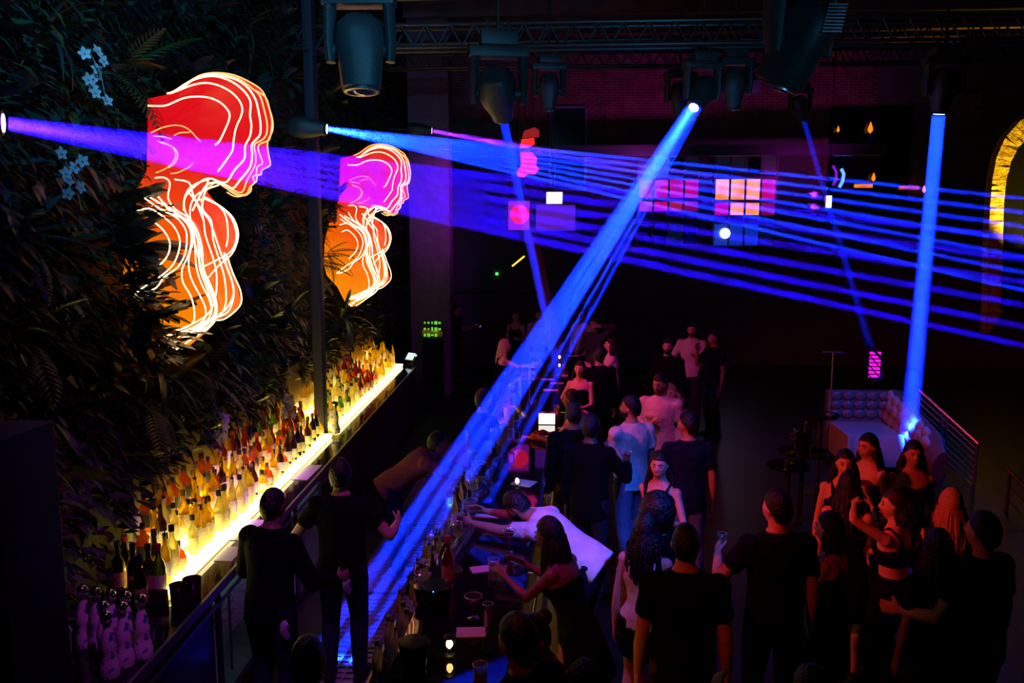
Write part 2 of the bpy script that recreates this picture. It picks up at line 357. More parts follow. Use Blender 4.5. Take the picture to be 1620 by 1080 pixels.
# arch opening with lit bricks on the right
def arch():
    t = obj('window_3', None); struct(t)
    Y = 23.9; K = Y / F
    jamb_in = [(1583, 500), (1584, 470), (1586, 400), (1588, 330), (1592, 285), (1600, 255), (1612, 232), (1632, 212), (1665, 200), (1700, 205), (1730, 225), (1745, 255), (1750, 300), (1752, 400), (1752, 500)]
    jamb_out = [(1562, 500), (1562, 470), (1563, 400), (1566, 330), (1570, 285), (1576, 250), (1590, 218), (1615, 190), (1665, 172), (1715, 180), (1755, 205), (1768, 250), (1772, 300), (1774, 400), (1774, 500)]
    I = [aty(x, y, Y) for x, y in jamb_in]; O = [aty(x, y, Y) for x, y in jamb_out]
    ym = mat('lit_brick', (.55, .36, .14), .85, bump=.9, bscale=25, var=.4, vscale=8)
    rnd = random.Random(5)
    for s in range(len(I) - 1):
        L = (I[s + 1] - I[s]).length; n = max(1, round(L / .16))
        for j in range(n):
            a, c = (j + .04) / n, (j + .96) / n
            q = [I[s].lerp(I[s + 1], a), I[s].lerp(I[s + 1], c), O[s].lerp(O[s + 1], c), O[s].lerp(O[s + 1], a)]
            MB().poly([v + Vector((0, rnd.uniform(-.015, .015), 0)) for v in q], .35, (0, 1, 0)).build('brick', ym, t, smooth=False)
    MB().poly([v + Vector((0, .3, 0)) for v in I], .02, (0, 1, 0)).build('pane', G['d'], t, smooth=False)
arch()
for i, (x, y, n, m_) in enumerate(((1562, 516, 7, 1),)):
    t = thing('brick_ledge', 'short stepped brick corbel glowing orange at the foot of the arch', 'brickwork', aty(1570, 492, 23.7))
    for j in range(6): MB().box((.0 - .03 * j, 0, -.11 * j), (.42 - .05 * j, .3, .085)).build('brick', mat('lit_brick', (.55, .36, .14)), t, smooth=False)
t = thing('brick_pier', 'square brick pier top glowing dull orange above the mirror', 'brickwork', aty(1530, 170, YF - .16))
for r in range(9):
    for c in range(3):
        MB().box((-.36 + .27 * c + (.1 if r % 2 else 0), 0, -.36 + r * .085), (.25, .3, .072)).build('brick', M_brick, t, smooth=False)
# ------------------------------------------------------------------ beam lights: a collimated disc lamp at each lens and the haze its rays cross
def haze_mat(dens):
    m = bpy.data.materials.new('haze'); m.use_nodes = True; n = m.node_tree.nodes; n.clear()
    o = n.new('ShaderNodeOutputMaterial'); v = n.new('ShaderNodeVolumeScatter')
    v.inputs['Color'].default_value = (1, 1, 1, 1); v.inputs['Density'].default_value = dens
    m.node_tree.links.new(v.outputs[0], o.inputs['Volume']); return m
HAZE = haze_mat(0.09)
def beam(label, a, ends, r0, r1, col, power, off=0.0, sp=1.3):
    """one fixture's rays, one disc lamp each; ends = world end points"""
    a = Vector(a); root = thing('light_beam', label, 'light beam', a, kind='stuff')
    n = len(ends); cen = sum((Vector(e) for e in ends), Vector()) / n; sd = (Vector(ends[-1]) - Vector(ends[0]))
    sd = sd.normalized() if sd.length > .01 else Vector((1, 0, 0))
    for i, e in enumerate(ends):
        s = a + sd * off * (i - (n - 1) / 2); d = Vector(e) - s; L = d.length; u = d.normalized(); rr = r1[i] if isinstance(r1, (list, tuple)) else r1
        pw = power[i] if isinstance(power, (list, tuple)) else power
        ld = bpy.data.lights.new('beam_lamp', 'AREA'); ld.shape = 'DISK'; ld.size = 2 * r0; ld.energy = pw; ld.color = col; ld.spread = 2 * math.atan(max(.002, (rr - r0) / L)) * sp
        lo = bpy.data.objects.new('beam_lamp', ld); COL.objects.link(lo); lo.location = s; q = u.to_track_quat('-Z', 'Y'); lo.rotation_euler = q.to_euler()
        b = MB(); b.cyl(u * .012 + (s - a), u * L + (s - a), r0 * 1.05, rr * 1.02, 18); o = b.build('haze_ray', HAZE, root)
    return root
BLUE, VIO = (0.0025, 0.020, 1.0), (0.009, 0.0016, 1.0)
LA, LB, LC = aty(10, 195, 4.9), aty(519, 204, 11.1), aty(684, 207, 19.0)
LD, LE, LF, LG = aty(1097, 171, 12), aty(1485, 182, 12), aty(797, 186, 9.5), aty(1272, 192, 20)
BEAMS = [
 beam('wide purple-blue fan of rays from the lamp at the left edge', LA, [aty(1720, y, 15.5) for y in (388, 424, 462, 500, 536, 568)], .036, [.055, .062, .062, .062, .06, .052], VIO, 12, .004),
 beam('bright blue fan of thin rays from the middle wall lamp', LB, [aty(1720, y, 19) for y in (324, 348, 372, 398, 424, 452, 482)], .026, [.058, .068, .072, .072, .068, .072, .062], BLUE, 27, .004),
 beam('short violet ray from the farthest wall lamp', LC, [aty(1150, y, 24) for y in (285, 300)], .04, .09, (.12, .01, 1.0), 18, .01),
 beam('broad blue beam slanting down across the bar to the aisle floor', LD, [atz(x, 1045, ZF) for x in (494, 528, 562, 596, 630)], .055, .092, BLUE, [55, 70, 75, 70, 55], .03),
 beam('upright blue beam falling on the tufted sofa', LE, [aty(1437, 696, 14.7)], .085, .165, BLUE, 210),
 beam('faint pair of blue rays dropping behind the slanting beam', LF, [atz(898, 662, ZF), atz(912, 668, ZF)], .05, .10, BLUE, 9, .05),
 beam('very faint blue ray on the right behind the fan', LG, [aty(1392, 600, 22)], .06, .13, BLUE, 5),
]
# ------------------------------------------------------------------ moving-head fixtures
M_body = mat('fixture_body', (.035, .04, .045), .42, bump=.15, bscale=120)
def moving_head(label, lens, aim, s=1.0, yaw=0.0, lit=None, top=None, yoke=True, fr=1.0, bf=1.0):
    lens = Vector(lens); aim = Vector(aim).normalized(); c = lens - aim * .30 * s - (aim * .03)
    t = thing('moving_head_light', label, 'stage light', c)
    q = aim.to_track_quat('Z', 'Y').to_matrix()
    MB().lathe([(.085 * s * fr, .30 * s), (.10 * s * fr, .29 * s), (.105 * s * fr, .22 * s), (.150 * s * bf, .06 * s), (.165 * s * bf, -.06 * s), (.15 * s * bf, -.18 * s), (.10 * s, -.25 * s), (.01, -.26 * s)][::-1], (0, 0, 0), 20, q, sq=.35).build('lamp_head', M_body, t)
    MB().lathe([(.088 * s * fr, .285 * s), (.092 * s * fr, .315 * s), (.075 * s * fr, .318 * s), (.072 * s * fr, .300 * s)], (0, 0, 0), 24, q, True, True).build('lens_ring', M_steel if lit is None else M_dsteel, t)
    if lit: MB().cyl(q @ Vector((0, 0, .316 * s)), q @ Vector((0, 0, .322 * s)), .068 * s, n=24).build('lens', lit, t)
    else: MB().sphere(q @ Vector((0, 0,   .298 * s)), .072 * s * fr, 20, 10, (1, 1, .35), q).build('lens', mat('lens_glass', (.02, .02, .03), .03), t)
    R = Matrix.Rotation(yaw, 3, 'Z'); w = .225 * s
    if yoke:
        for sx in (-1, 1):
            b = MB(); b.loft([(R @ Vector((sx * w, 0, -.09 * s)), .035 * s, .06 * s, R @ Vector((1, 0, 0))), (R @ Vector((sx * w * 1.03, 0, .05 * s)), .045 * s, .085 * s, R @ Vector((1, 0, 0))), (R @ Vector((sx * w * .98, 0, .33 * s)), .045 * s, .10 * s, R @ Vector((1, 0, 0)))], 12)
            b.cyl(R @ Vector((sx * w * .65, 0, 0)), R @ Vector((sx * w * 1.0, 0, 0)), .05 * s); b.build('yoke_arm', M_body, t)
        MB().box(R @ Vector((0, 0, .36 * s)), (w * 2 + .10 * s, .21 * s, .10 * s), 0, R, .03 * s).build('yoke_bridge', M_body, t)
        MB().box(R @ Vector((0, 0, .47 * s)), (.34 * s, .28 * s, .12 * s), 0, R, .02 * s).build('base', M_body, t)
        MB().cyl((0, 0, .5 * s), (0, 0, (top or ZC) - c.z), .02).build('hanging_pole', M_dsteel, t)
        for x in (-.1, .1): MB().tube([R @ Vector((x * s, 0, .52 * s)), R @ Vector((x * s, 0, .60 * s)), R @ Vector((x * s, .04, .64 * s))], .018, 8).build('clamp', M_steel, t)
    else:
        MB().cyl(q @ Vector((0, 0, -.2)), Vector((-3.98 + SK * (c.y - 7.7) - c.x, 0, .05)), .035).build('bracket_arm', M_dsteel, t)
    return t
lw = lambda n, c, s: glow(n, c, s)
moving_head('dark stage light at the left picture edge shining a purple fan', LA, Vector((1, .45, -.05)), .8, lit=lw('lens_violet', (.55, .35, 1), 6), yoke=False)
moving_head('small stage light on the foliage wall shining a bright blue fan', LB, Vector((1, .1, -.05)), .85, lit=lw('lens_white_blue', (.6, .75, 1), 7), yoke=False)
moving_head('farthest stage light on the left shining a short violet ray', LC, Vector((1, .1, -.05)), .95, lit=lw('lens_pink', (.9, .3, .9), 3), yoke=False)
def aim_of(b, a): return (sum((c.matrix_world @ Vector() for c in [b]), Vector()) - a)
moving_head('stage light on the truss shining the broad beam down over the bar', LD, atz(606, 1050, .1) - LD, 1.0, .3, lit=lw('lens_white_blue', (.6, .75, 1), 7))
moving_head('stage light at upper right shining straight down on the sofa', LE, Vector((-.05, .12, -1)), 1.0, 0, lit=lw('lens_white_blue', (.6, .75, 1), 7))
moving_head('dim grey stage light above the second portrait with a faint blue beam', LF, atz(905, 665, 0) - LF, 1.15, .2)
moving_head('unlit stage light hanging far right of the faint beam', LG, aty(1392, 600, 22) - LG, 1.0, .2)
n1 = moving_head('large teal-lit stage light hanging at the top left of centre', aty(572, 150, 5.9), Vector((.03, -.10, -1)), .90, 0.05, top=6.3, fr=1.45, bf=1.12)
n2_ = moving_head('large dark stage light at the top right, tilted with slotted vents', aty(1228, 142, 5.9), Vector((-.40, .22, -1)), .98, .55, top=6.3, fr=1.5, bf=1.15)
for i in range(9):
    a = Vector((.17, -.20, .17 - i * .020)); MB().box(a + Vector((-.004 * i, 0, 0)), (.12, .05, .007), .1).build('vent_slot', M_steel, n2_)
for x, y, Y, lb in ((868, 152, 14, 'small dark unlit stage light in front of the glass panel'), (1160, 150, 13, 'unlit stage light right of the broad beam lamp'), (1075, 160, 15, 'unlit dark stage light just left of the broad beam lamp')):
    moving_head(lb, aty(x, y + 25, Y), Vector((0, 0, -1)), 1.0, .2)
# small speaker and sensors on the far wall
for x, y, lb in ((1180, 138, 'small teal-lit box on the brick wall right of the broad beam lamp'),):
    t = thing('speaker', lb, 'speaker', aty(x, y, YF - .2)); MB().box((0, 0, 0), (.75, .40, .35), bevel=.03).build('body', mat('frame_teal', (.10, .16, .18), .5), t); MB().box((0, -.18, 0), (.66, .02, .26)).build('grille', M_dsteel, t)
# ------------------------------------------------------------------ layered acrylic portrait with light tubes
NY = 7.3
HC = [  # head contours, nearest slice first, in a 4.5x crop
 [(243,302),(330,304),(380,298),(440,272),(500,248),(580,237),(680,245),(760,280),(810,330),(825,370),(815,420),(780,500),(750,558),(722,582)],
 [(400,215),(470,190),(560,155),(650,140),(740,155),(830,200),(890,260),(915,320),(905,380),(870,460),(852,560),(845,620),(800,690),(765,740),(740,772)],
 [(380,215),(430,200),(540,130),(650,95),(740,95),(840,130),(920,190),(965,250),(975,300),(970,370),(980,440),(970,520),(935,590),(930,680),(860,760),(810,840),(760,845),(700,822),(640,830),(560,890),(505,960),(500,1050)],
 [(470,188),(560,120),(660,80),(760,85),(880,120),(960,180),(1010,260),(1030,340),(1045,430),(1040,510),(1000,555),(985,575),(980,600),(985,650),(970,740),(900,830),(850,890),(800,868),(740,850),(690,852),(650,880),(610,950),(560,1050)],
 [(480,182),(570,115),(670,74),(770,78),(890,110),(980,175),(1040,230),(1070,330),(1092,430),(1085,510),(1050,550),(1010,570),(1000,600),(1010,650),(1005,730),(950,830),(910,920),(820,885),(740,845),(660,900),(620,990)],
 [(1000,190),(1080,240),(1112,340),(1127,430),(1112,530),(1090,555),(1035,580),(1030,620),(1055,690),(1055,715),(1020,740),(1015,790),(990,808),(1000,850),(970,880),(945,930),(885,935),(830,905)],
 [(395,212),(470,180),(560,115),(640,78),(740,68),(860,85),(980,140),(1060,200),(1100,300),(1130,400),(1130,480),(1095,560),(1100,640),(1113,700),(1110,730),(1055,760),(1050,790),(1020,800),(1015,840),(980,870),(975,910),(930,941),(860,925),(740,850),(690,820),(640,828)],
]
EAR = [ [(265,495),(340,460),(420,442),(490,448),(545,480),(590,530),(620,560)], [(280,520),(350,522),(410,540)], [(310,555),(370,570),(420,600),(440,640),(430,690),(390,735),(350,760),(300,780)], [(330,565),(400,585),(445,620),(455,660),(435,710),(390,745)], [(405,785),(450,780),(500,758),(540,735),(565,708)], [(430,515),(470,495),(540,492)] ]
BC = [ # body contours in a 3.375x crop
 [(140,315),(190,297),(250,335),(290,390),(300,440),(280,500),(215,565)],
 [(120,250),(190,235),(260,275),(320,330),(350,390),(350,450),(320,530),(260,590),(180,640),(105,700)],
 [(165,180),(250,240),(330,280),(380,340),(390,400),(380,480),(340,550),(270,600),(225,660),(130,700)],
 [(175,165),(270,220),(350,275),(400,330),(415,400),(400,480),(365,560),(370,630),(410,700),(430,780),(420,850),(345,885)],
 [(215,135),(260,200),(340,262),(405,320),(425,400),(400,500),(410,600),(460,700),(490,770),(480,830),(400,880),(260,920)],
 [(220,72),(270,70),(300,100),(290,180),(330,240),(400,290),(430,380),(440,540),(470,640),(510,720),(520,790),(480,860),(390,905),(270,935)],
 [(325,80),(400,95),(420,150),(450,225),(480,300)],
 [(560,110),(490,135),(440,165),(410,220),(410,300),(450,400),(480,560),(520,680),(545,750),(520,850),(440,900),(300,960)],
 [(500,80),(410,120),(375,190),(385,260),(440,340),(470,440),(480,560),(520,650),(550,750),(530,850),(420,930),(330,990)],
 [(505,80),(480,175),(470,250),(480,300),(490,380),(530,500),(550,600),(540,720),(500,800),(400,860),(280,905)],
 [(470,210),(480,250),(520,300),(530,400),(560,500),(590,600),(600,720),(580,790),(540,820),(430,880),(270,925)],
 [(450,190),(500,185),(560,220),(600,280),(610,380),(600,440)],
 [(490,175),(580,230),(640,290),(665,370),(650,440),(620,490),(560,540),(500,610)],
 [(490,185),(570,225),(630,290),(655,380),(630,460),(550,510),(480,545)],
 [(590,470),(600,540),(630,620),(640,700),(620,770),(590,800),(550,815)],
 [(600,480),(640,590),(675,670),(680,740),(640,790),(590,825),(550,832)],
 [(180,160),(280,235),(380,300),(420,360),(440,450),(470,560),(500,640),(530,720),(540,790),(480,870),(370,925),(290,975)],
 [(190,200),(300,262),(400,300),(440,370),(455,470),(460,560),(500,670),(525,760),(500,830),(420,880),(345,950),(310,985)],
 [(400,150),(440,200),(480,260),(510,300),(540,380),(570,470),(620,590),(640,690),(600,770),(560,800)],
]
SIL = [(234,156),(262,150),(285,140),(305,125),(322,117),(344,115),(371,119),(398,131),(415,144),(424,167),(431,189),(431,207),(423,224),(424,242),(427,255),(426,262),(414,269),(413,275),(406,278),(405,287),(397,293),(396,302),(387,309),(371,305),(344,289),(334,283),(330,290),(328,305),(345,325),(369,347),(377,370),(372,395),(362,406),(365,425),(375,452),(381,478),(370,495),(343,506),(325,526),(300,546),(278,553),(256,537),(235,500),(205,470),(195,440),(196,380),(205,340),(216,300),(232,270)]
def smooth_line(P, k=3):
    P = [Vector((x, y, 0)) for x, y in P]; out = []
    for i in range(len(P) - 1):
        a, b, c, d = P[max(i - 1, 0)], P[i], P[i + 1], P[min(i + 2, len(P) - 1)]
        for j in range(k):
            t = j / k; out.append(.5 * ((2 * b) + (c - a) * t + (2 * a - 5 * b + 4 * c - d) * t * t + (3 * b - a - 3 * c + d) * t ** 3))
    return [(v.x, v.y) for v in out] + [(P[-1].x, P[-1].y)]
neon = thing('light_portrait', 'large red and orange layered portrait sculpture glowing on the near foliage wall', 'light sculpture', (-3.7, NY, 3.0), group='glowing layered portraits on the foliage wall')
nl = Vector(neon.location)
M_line = glow('tube_white', (1.0, .62, .26), 4.2); M_line2 = glow('tube_amber', (1.0, .45, .14), 1.7); M_hot = glow('tube_hot', (1.0, .68, .34), 4.5)
for i, c in enumerate(HC):
    Y = NY - .40 + .07 * i
    pts = [aty(180 + x / 4.5, 100 + y / 4.5, Y) - nl for x, y in smooth_line(c)]
    MB().tube(pts, (.0065 if i not in (2, 3) else .0072), 5).build('light_line', M_line2 if i in (4, 5, 6) else M_line, neon)
for i, c in enumerate(EAR):
    pts = [aty(180 + x / 4.5, 100 + y / 4.5, NY - .42 + .03 * i) - nl for x, y in smooth_line(c)]
    MB().tube(pts, .0045, 5).build('light_line', M_line2, neon)
for i, c in enumerate(BC):
    Y = NY - .42 + .028 * i
    pts = [aty(180 + x / 3.375, 260 + y / 3.375, Y) - nl for x, y in smooth_line(c)]
    MB().tube(pts, .0058, 5).build('light_line', M_hot, neon)
# lit acrylic sheet: red head, orange torso (the sheet itself is dyed and edge-lit)
mp = bpy.data.materials.new('lit_acrylic'); mp.use_nodes = True; nt = mp.node_tree; p = nt.nodes['Principled BSDF']; p.inputs['Base Color'].default_value = (.2, .01, .01, 1); p.inputs['Roughness'].default_value = .25
tc = nt.nodes.new('ShaderNodeTexCoord'); sx = nt.nodes.new('ShaderNodeSeparateXYZ'); nt.links.new(tc.outputs['Object'], sx.inputs[0])
nz = nt.nodes.new('ShaderNodeTexNoise'); nz.inputs['Scale'].default_value = 2.2; nz.inputs['Detail'].default_value = 2; nt.links.new(tc.outputs['Object'], nz.inputs[0])
md = nt.nodes.new('ShaderNodeMath'); md.operation = 'MULTIPLY_ADD'; md.inputs[1].default_value = .9; nt.links.new(nz.outputs[0], md.inputs[0]); nt.links.new(sx.outputs[2], md.inputs[2])
mx = nt.nodes.new('ShaderNodeMath'); mx.operation = 'MULTIPLY_ADD'; mx.inputs[1].default_value = .7; nt.links.new(sx.outputs[0], mx.inputs[0]); nt.links.new(md.outputs[0], mx.inputs[2])
mr = nt.nodes.new('ShaderNodeMapRange'); mr.inputs['From Min'].default_value = .75; mr.inputs['From Max'].default_value = 2.35; nt.links.new(mx.outputs[0], mr.inputs[0])
cr = nt.nodes.new('ShaderNodeValToRGB'); cr.color_ramp.elements[0].color = (.95, .26, .0, 1); cr.color_ramp.elements[1].color = (.70, .0, .002, 1); e = cr.color_ramp.elements.new(.55); e.color = (.85, .07, .0, 1)
nt.links.new(mr.outputs[0], cr.inputs[0]); nt.links.new(cr.outputs[0], p.inputs['Emission Color']); p.inputs['Emission Strength'].default_value = .95
MB().poly([aty(x, y, NY + .10) - nl for x, y in SIL], .012, (0, 1, 0)).build('acrylic_sheet', mp, neon, smooth=False)
# far-side slices of the same head, seen past the crown
for i, dx in enumerate((-.04, -.09)):
    pts = [aty(180 + x / 4.5, 100 + y / 4.5, NY + .12) - nl + Vector((dx, .07 * (i + 1), -.01 * i)) for x, y in smooth_line(HC[5])]
    MB().tube(pts, .006, 5).build('light_line', M_line2, neon)
for z in (.3, 1.4, 2.1): MB().cyl((-.3, .12, z), (.5, .12, z), .015).build('wall_bracket', M_dsteel, neon)
n2 = dup(neon, (-3.7 + .02, 13.45, 2.78), label='smaller-looking red and orange layered portrait sculpture beyond the wall pilaster')
n2.scale = (1, 1, 1.07)
# ------------------------------------------------------------------ foliage wall
rf = random.Random(11)
def leafmat(n, c, r=.42): return mat(n, c, r, var=.35, vscale=14, spec=.6)
LM = [leafmat('leaf_dark', (.013, .027, .022)), leafmat('leaf_mid', (.022, .038, .020)), leafmat('leaf_olive', (.045, .047, .012)), leafmat('leaf_grey', (.034, .04, .044))]
def blade(mb, base, d, up, L, W, droop, seg=4, cup=.15):
    """curved tapered blade"""
    side = d.cross(up).normalized(); prev = None
    for i in range(seg + 1):
        t = i / seg; w = W * math.sin(PI * min(.98, t * .9 + .08)) ** .8; p = base + d * L * t + up * (math.sin(t * PI * .6) * .12 * L) - Vector((0, 0, droop * L * t * t))
        cur = [mb.bm.verts.new(p - side * w / 2), mb.bm.verts.new(p + up * (-cup * w)), mb.bm.verts.new(p + side * w / 2)]
        if prev: mb._f((prev[0], prev[1], cur[1], cur[0])); mb._f((prev[1], prev[2], cur[2], cur[1]))
        prev = cur
def mesh_of(fn, name, m): b = MB(); fn(b); return b.mesh(name, m, angle=60)
def frond(b, L=.8, n=13, w=.035, ll=.24):
    V = Vector; pts = [V((0, L * t, -.35 * L * t * t)) for t in (0, .25, .5, .75, 1)]; b.tube(pts, .006, 5, .002)
    for i in range(n):
        t = .12 + .86 * i / (n - 1); p = V((0, L * t, -.35 * L * t * t)); k = math.sin(PI * (t * .8 + .15)) * ll
        for s in (-1, 1): blade(b, p, V((s * .85, .6, -.12)).normalized(), V((0, 0, 1)), k, w, .25, 3)
def strap(b, L=.6, W=.035): blade(b, Vector((0, 0, 0)), Vector((0, 1, .1)).normalized(), Vector((0, 0, 1)), L, W, .55, 7)
def broad(b, L=.34, W=.2):
    blade(b, Vector((0, .06, 0)), Vector((0, 1, .05)).normalized(), Vector((0, 0, 1)), L, W, .3, 6, .22); b.tube([Vector((0, 0, 0)), Vector((0, .07, .0))], .005, 5)
def lobed(b, L=.4):
    V = Vector; b.tube([V((0, 0, 0)), V((0, L * .8, -.05))], .005, 5)
    for i in range(5):
        for s in (-1, 1): blade(b, V((0, L * (.15 + .15 * i), -.01 * i)), V((s, .55 + .1 * i, 0)).normalized(), V((0, 0, 1)), .17 * (1 - .08 * i), .085, .15, 4, .1)
    blade(b, V((0, L * .75, -.04)), V((0, 1, 0)), V((0, 0, 1)), .16, .09, .1, 4, .1)
LEAF = {}
for k, (fn, ms) in {'palm': (lambda b: frond(b), (0, 1, 2)), 'fern': (lambda b: frond(b, .5, 18, .022, .10), (1, 2, 3)), 'strap': (lambda b: strap(b), (0, 1, 2, 3)), 'broad': (lambda b: broad(b), (0, 1, 3)), 'lobed': (lambda b: lobed(b), (0, 1)), 'spike': (lambda b: strap(b, .42, .05), (0, 1, 2))}.items():
    LEAF[k] = [mesh_of(fn, 'leaf_' + k, LM[i]) for i in ms]
def in_sil(px, py, m=4):
    # keep leaves' roots off the glowing sheets
    def inside(P, x, y):
        c = False
        for i in range(len(P)):
            (x1, y1), (x2, y2) = P[i], P[i - 1]
            if (y1 > y) != (y2 > y) and x < (x2 - x1) * (y - y1) / (y2 - y1) + x1: c = not c
        return c
    return inside(SIL, px, py)
def proj(v):
    q = RM.transposed() @ (v - CAM); return 810 + F * q.x / -q.z, 540 - F * q.y / -q.z
def leaf_at(root, mesh, ang, tilt, s, off=(0, 0, 0), name='leaf'):
    """leaf points away from the wall (+x) fanned by ang about the wall normal and raised by tilt"""
    o = obj(name, mesh, root, off); d = Vector((math.cos(tilt), math.sin(tilt) * math.cos(ang), math.sin(tilt) * math.sin(ang))).normalized()
    up = Vector((.3, 0, 1)); side = d.cross(up).normalized(); up = side.cross(d)
    M = Matrix((side, d, up)).transposed(); o.rotation_euler = M.to_euler(); o.scale = (s, s, s); return o
TONE = {'leaf_dark': 'dark green', 'leaf_mid': 'mid-green', 'leaf_olive': 'olive', 'leaf_grey': 'greyish'}
KIND = {'palm': ('palm_plant', 'feathery palm plant', 7), 'fern': ('fern', 'fine-leaved fern', 9), 'strap': ('strap_leaf_plant', 'strap-leaved plant', 11), 'broad': ('broad_leaf_plant', 'broad-leaved plant', 8), 'lobed': ('philodendron', 'lobed-leaf plant', 6), 'spike': ('bromeliad', 'spiky rosette plant', 10)}
def zone(y, z):
    s = '' if y > 12 else ', left side' if y < 6.9 else ', right side' if y > 7.9 else ''
    return zone0(y, z) + s
def zone0(y, z):
    if y > 12: h = 'on the far section'
    elif y < 6.2: h = 'at the near end'
    else: h = 'on the near section'
    if z > 5.5: v = 'above the glowing portrait'
    elif z > 4.1: v = 'beside the portrait head'
    elif z > 2.9: v = 'beside the portrait torso'
    else: v = 'over the bottles'
    return h + ' ' + v
def plant(kind, y, z, s=1, x=-3.92, label=None, out=False):
    nm, lb, n = KIND[kind]; tone = rf.randrange(len(LEAF[kind])); lb = TONE[LEAF[kind][tone].materials[0].name] + ' ' + lb; L = (label or '%s %s' % (lb, zone(y, z)))
    t = thing(nm, L, 'plant', (bx(x, y) if x < -3.9 else x, y, z), group=None if label else '%ss %s' % (lb, zone(y, z)))
    for i in range(n):
        a = 2 * PI * i / n + rf.uniform(-.3, .3); tl = rf.uniform(.1, .75) if out else rf.uniform(.55, 1.25)
        leaf_at(t, LEAF[kind][tone], a, tl, s * rf.uniform(.75, 1.15), (rf.uniform(0, .04), 0, 0))
    return t
cells = []
for (ya, yb) in ((4.35, 11.5), (12.1, 19.6)):
    y = ya
    while y < yb:
        z = 1.9 if y < 11 else 1.95
        while z < 8.6:
            cells.append((y + rf.uniform(-.2, .2), z + rf.uniform(-.2, .2))); z += .72 if ya < 5 else 1.0
        y += .62 if ya < 5 else .95
for (y, z) in cells:
    z = max(z, 1.85)
    p = proj(Vector((-3.7, y, z)))
    if not (-60 < p[0] < 720 and -60 < p[1] < 1000): continue
    kind = rf.choice(['palm', 'fern', 'strap', 'broad', 'lobed', 'spike', 'broad', 'strap'])
    if y > 12 and z < 2.4: kind = 'fern'
    s = rf.uniform(.75, 1.1) * (1 if kind not in ('palm',) else .8)
    if z < 2.3: s *= .75
    if 6.3 < y < 7.25 and 3.0 < z < 5.4: s *= .6
    plant(kind, y, z, s)
# leaves that lap over the left edge of the near portrait
plant('broad', 7.05, 4.05, .9, -3.85, 'dark broad-leaved plant lapping over the left edge of the large portrait torso')
plant('lobed', 7.0, 3.45, .85, -3.75, 'dark lobed-leaf plant covering the lower left of the large portrait')
plant('lobed', 6.95, 3.15, .8, -3.7, 'lobed-leaf plant just under the left foot of the large portrait')
plant('lobed', 7.0, 3.85, .7, -3.75, 'lobed-leaf plant with leaves reaching over the large portrait shoulder')
plant('spike', 7.35, 2.75, 1.2, -3.75, 'spiky plant lit red directly under the large portrait')
plant('fern', 7.2, 2.55, 1.2, -3.8, 'red-lit fern hanging below the large portrait')
plant('palm', 13.2, 3.6, .6, -3.85, 'dark palm crossing the shoulder of the far portrait')
plant('spike', 13.6, 2.55, 1.3, -3.75, 'orange-lit spiky plant under the far portrait')
plant('lobed', 13.2, 4.4, .9, -3.8, 'lobed-leaf plant over the back of the far portrait neck')
plant('lobed', 6.95, 4.22, 1.25, -3.8, 'dark lobed-leaf plant reaching over the left shoulder line of the large portrait', True)
plant('broad', 6.9, 3.88, 1.5, -3.8, 'broad dark leaves in front of the large portrait back, mid height', True)
plant('lobed', 6.85, 3.55, 1.35, -3.75, 'lobed dark leaves in front of the lower back of the large portrait', True)
plant('lobed', 6.9, 3.22, 1.35, -3.7, 'lobed dark leaves in front of the lowest corner of the large portrait', True)
plant('lobed', 12.9, 4.05, 1.2, -3.95, 'dark lobed leaves before the neck of the far portrait', True)
plant('palm', 12.9, 3.45, .8, -3.95, 'dark feathery fronds before the back of the far portrait', True)
# dense small leaves filling between: uncountable
def filler(name, ya, yb, n, z0=1.75):
    b = MB()
    for i in range(n):
        y, z = rf.uniform(ya, yb), rf.uniform(z0, 9.1); x = bx(-3.98, y) + abs(rf.gauss(0, .09))
        d = Vector((rf.uniform(.3, 1), rf.uniform(-1, 1), rf.uniform(-1, .5))).normalized(); L = rf.uniform(.08, .22)
        b.mi = rf.randrange(4); blade(b, Vector((x, y, z)), d, Vector((.6, 0, .8)), L, L * rf.uniform(.3, .6), .3, 2)
    o = b.build(name, LM); return tag(o, 'dense small dark leaves filling the %s foliage wall' % ({3.6: 'near', 12.0: 'far', 3.7: 'lowest near'}[ya]), 'foliage', kind='stuff')
filler('foliage', 3.6, 11.6, 9000); filler('foliage', 12.0, 20.6, 6000); filler('foliage', 3.7, 7.35, 3600, 1.08)
# pale flowers
M_petal = mat('petal', (.4, .38, .42), .5)
def orchid(loc, n, label):
    t = thing('orchid_spray', label, 'flowers', loc)
    b = MB(); b.tube([(0, 0, .1), (.12, 0, .05), (.18, .02, -.1), (.2, .03, -.3)], .005, 5); b.build('stem', LM[1], t)
    me = None
    for i in range(n):
        b = MB()
        for k in range(5):
            a = 2 * PI * k / 5; blade(b, Vector((0, 0, 0)), Vector((0, math.cos(a), math.sin(a))), Vector((1, 0, 0)), .05, .035, 0, 3)
        b.sphere((.01, 0, 0), .008, 6, 5); c = b.build('flower', M_petal, t); c.location = (.16 + rf.uniform(-.05, .07), rf.uniform(-.09, .09), .08 - i * .045); c.rotation_euler = (rf.uniform(0, 1), rf.uniform(-.5, .3), rf.uniform(-.9, -.2))
orchid(atx(118, 95, -3.6), 9, 'hanging spray of pale striped flowers high on the left foliage wall')
orchid(atx(75, 262, -3.6), 7, 'pale flower spray left of the large portrait head')
orchid(atx(318, 668, -3.6), 7, 'small pale flower spray below the large portrait above the bottles')
orchid(atx(432, 640, -3.6), 6, 'drooping pale flower cluster beside the brown wall above the bottles')
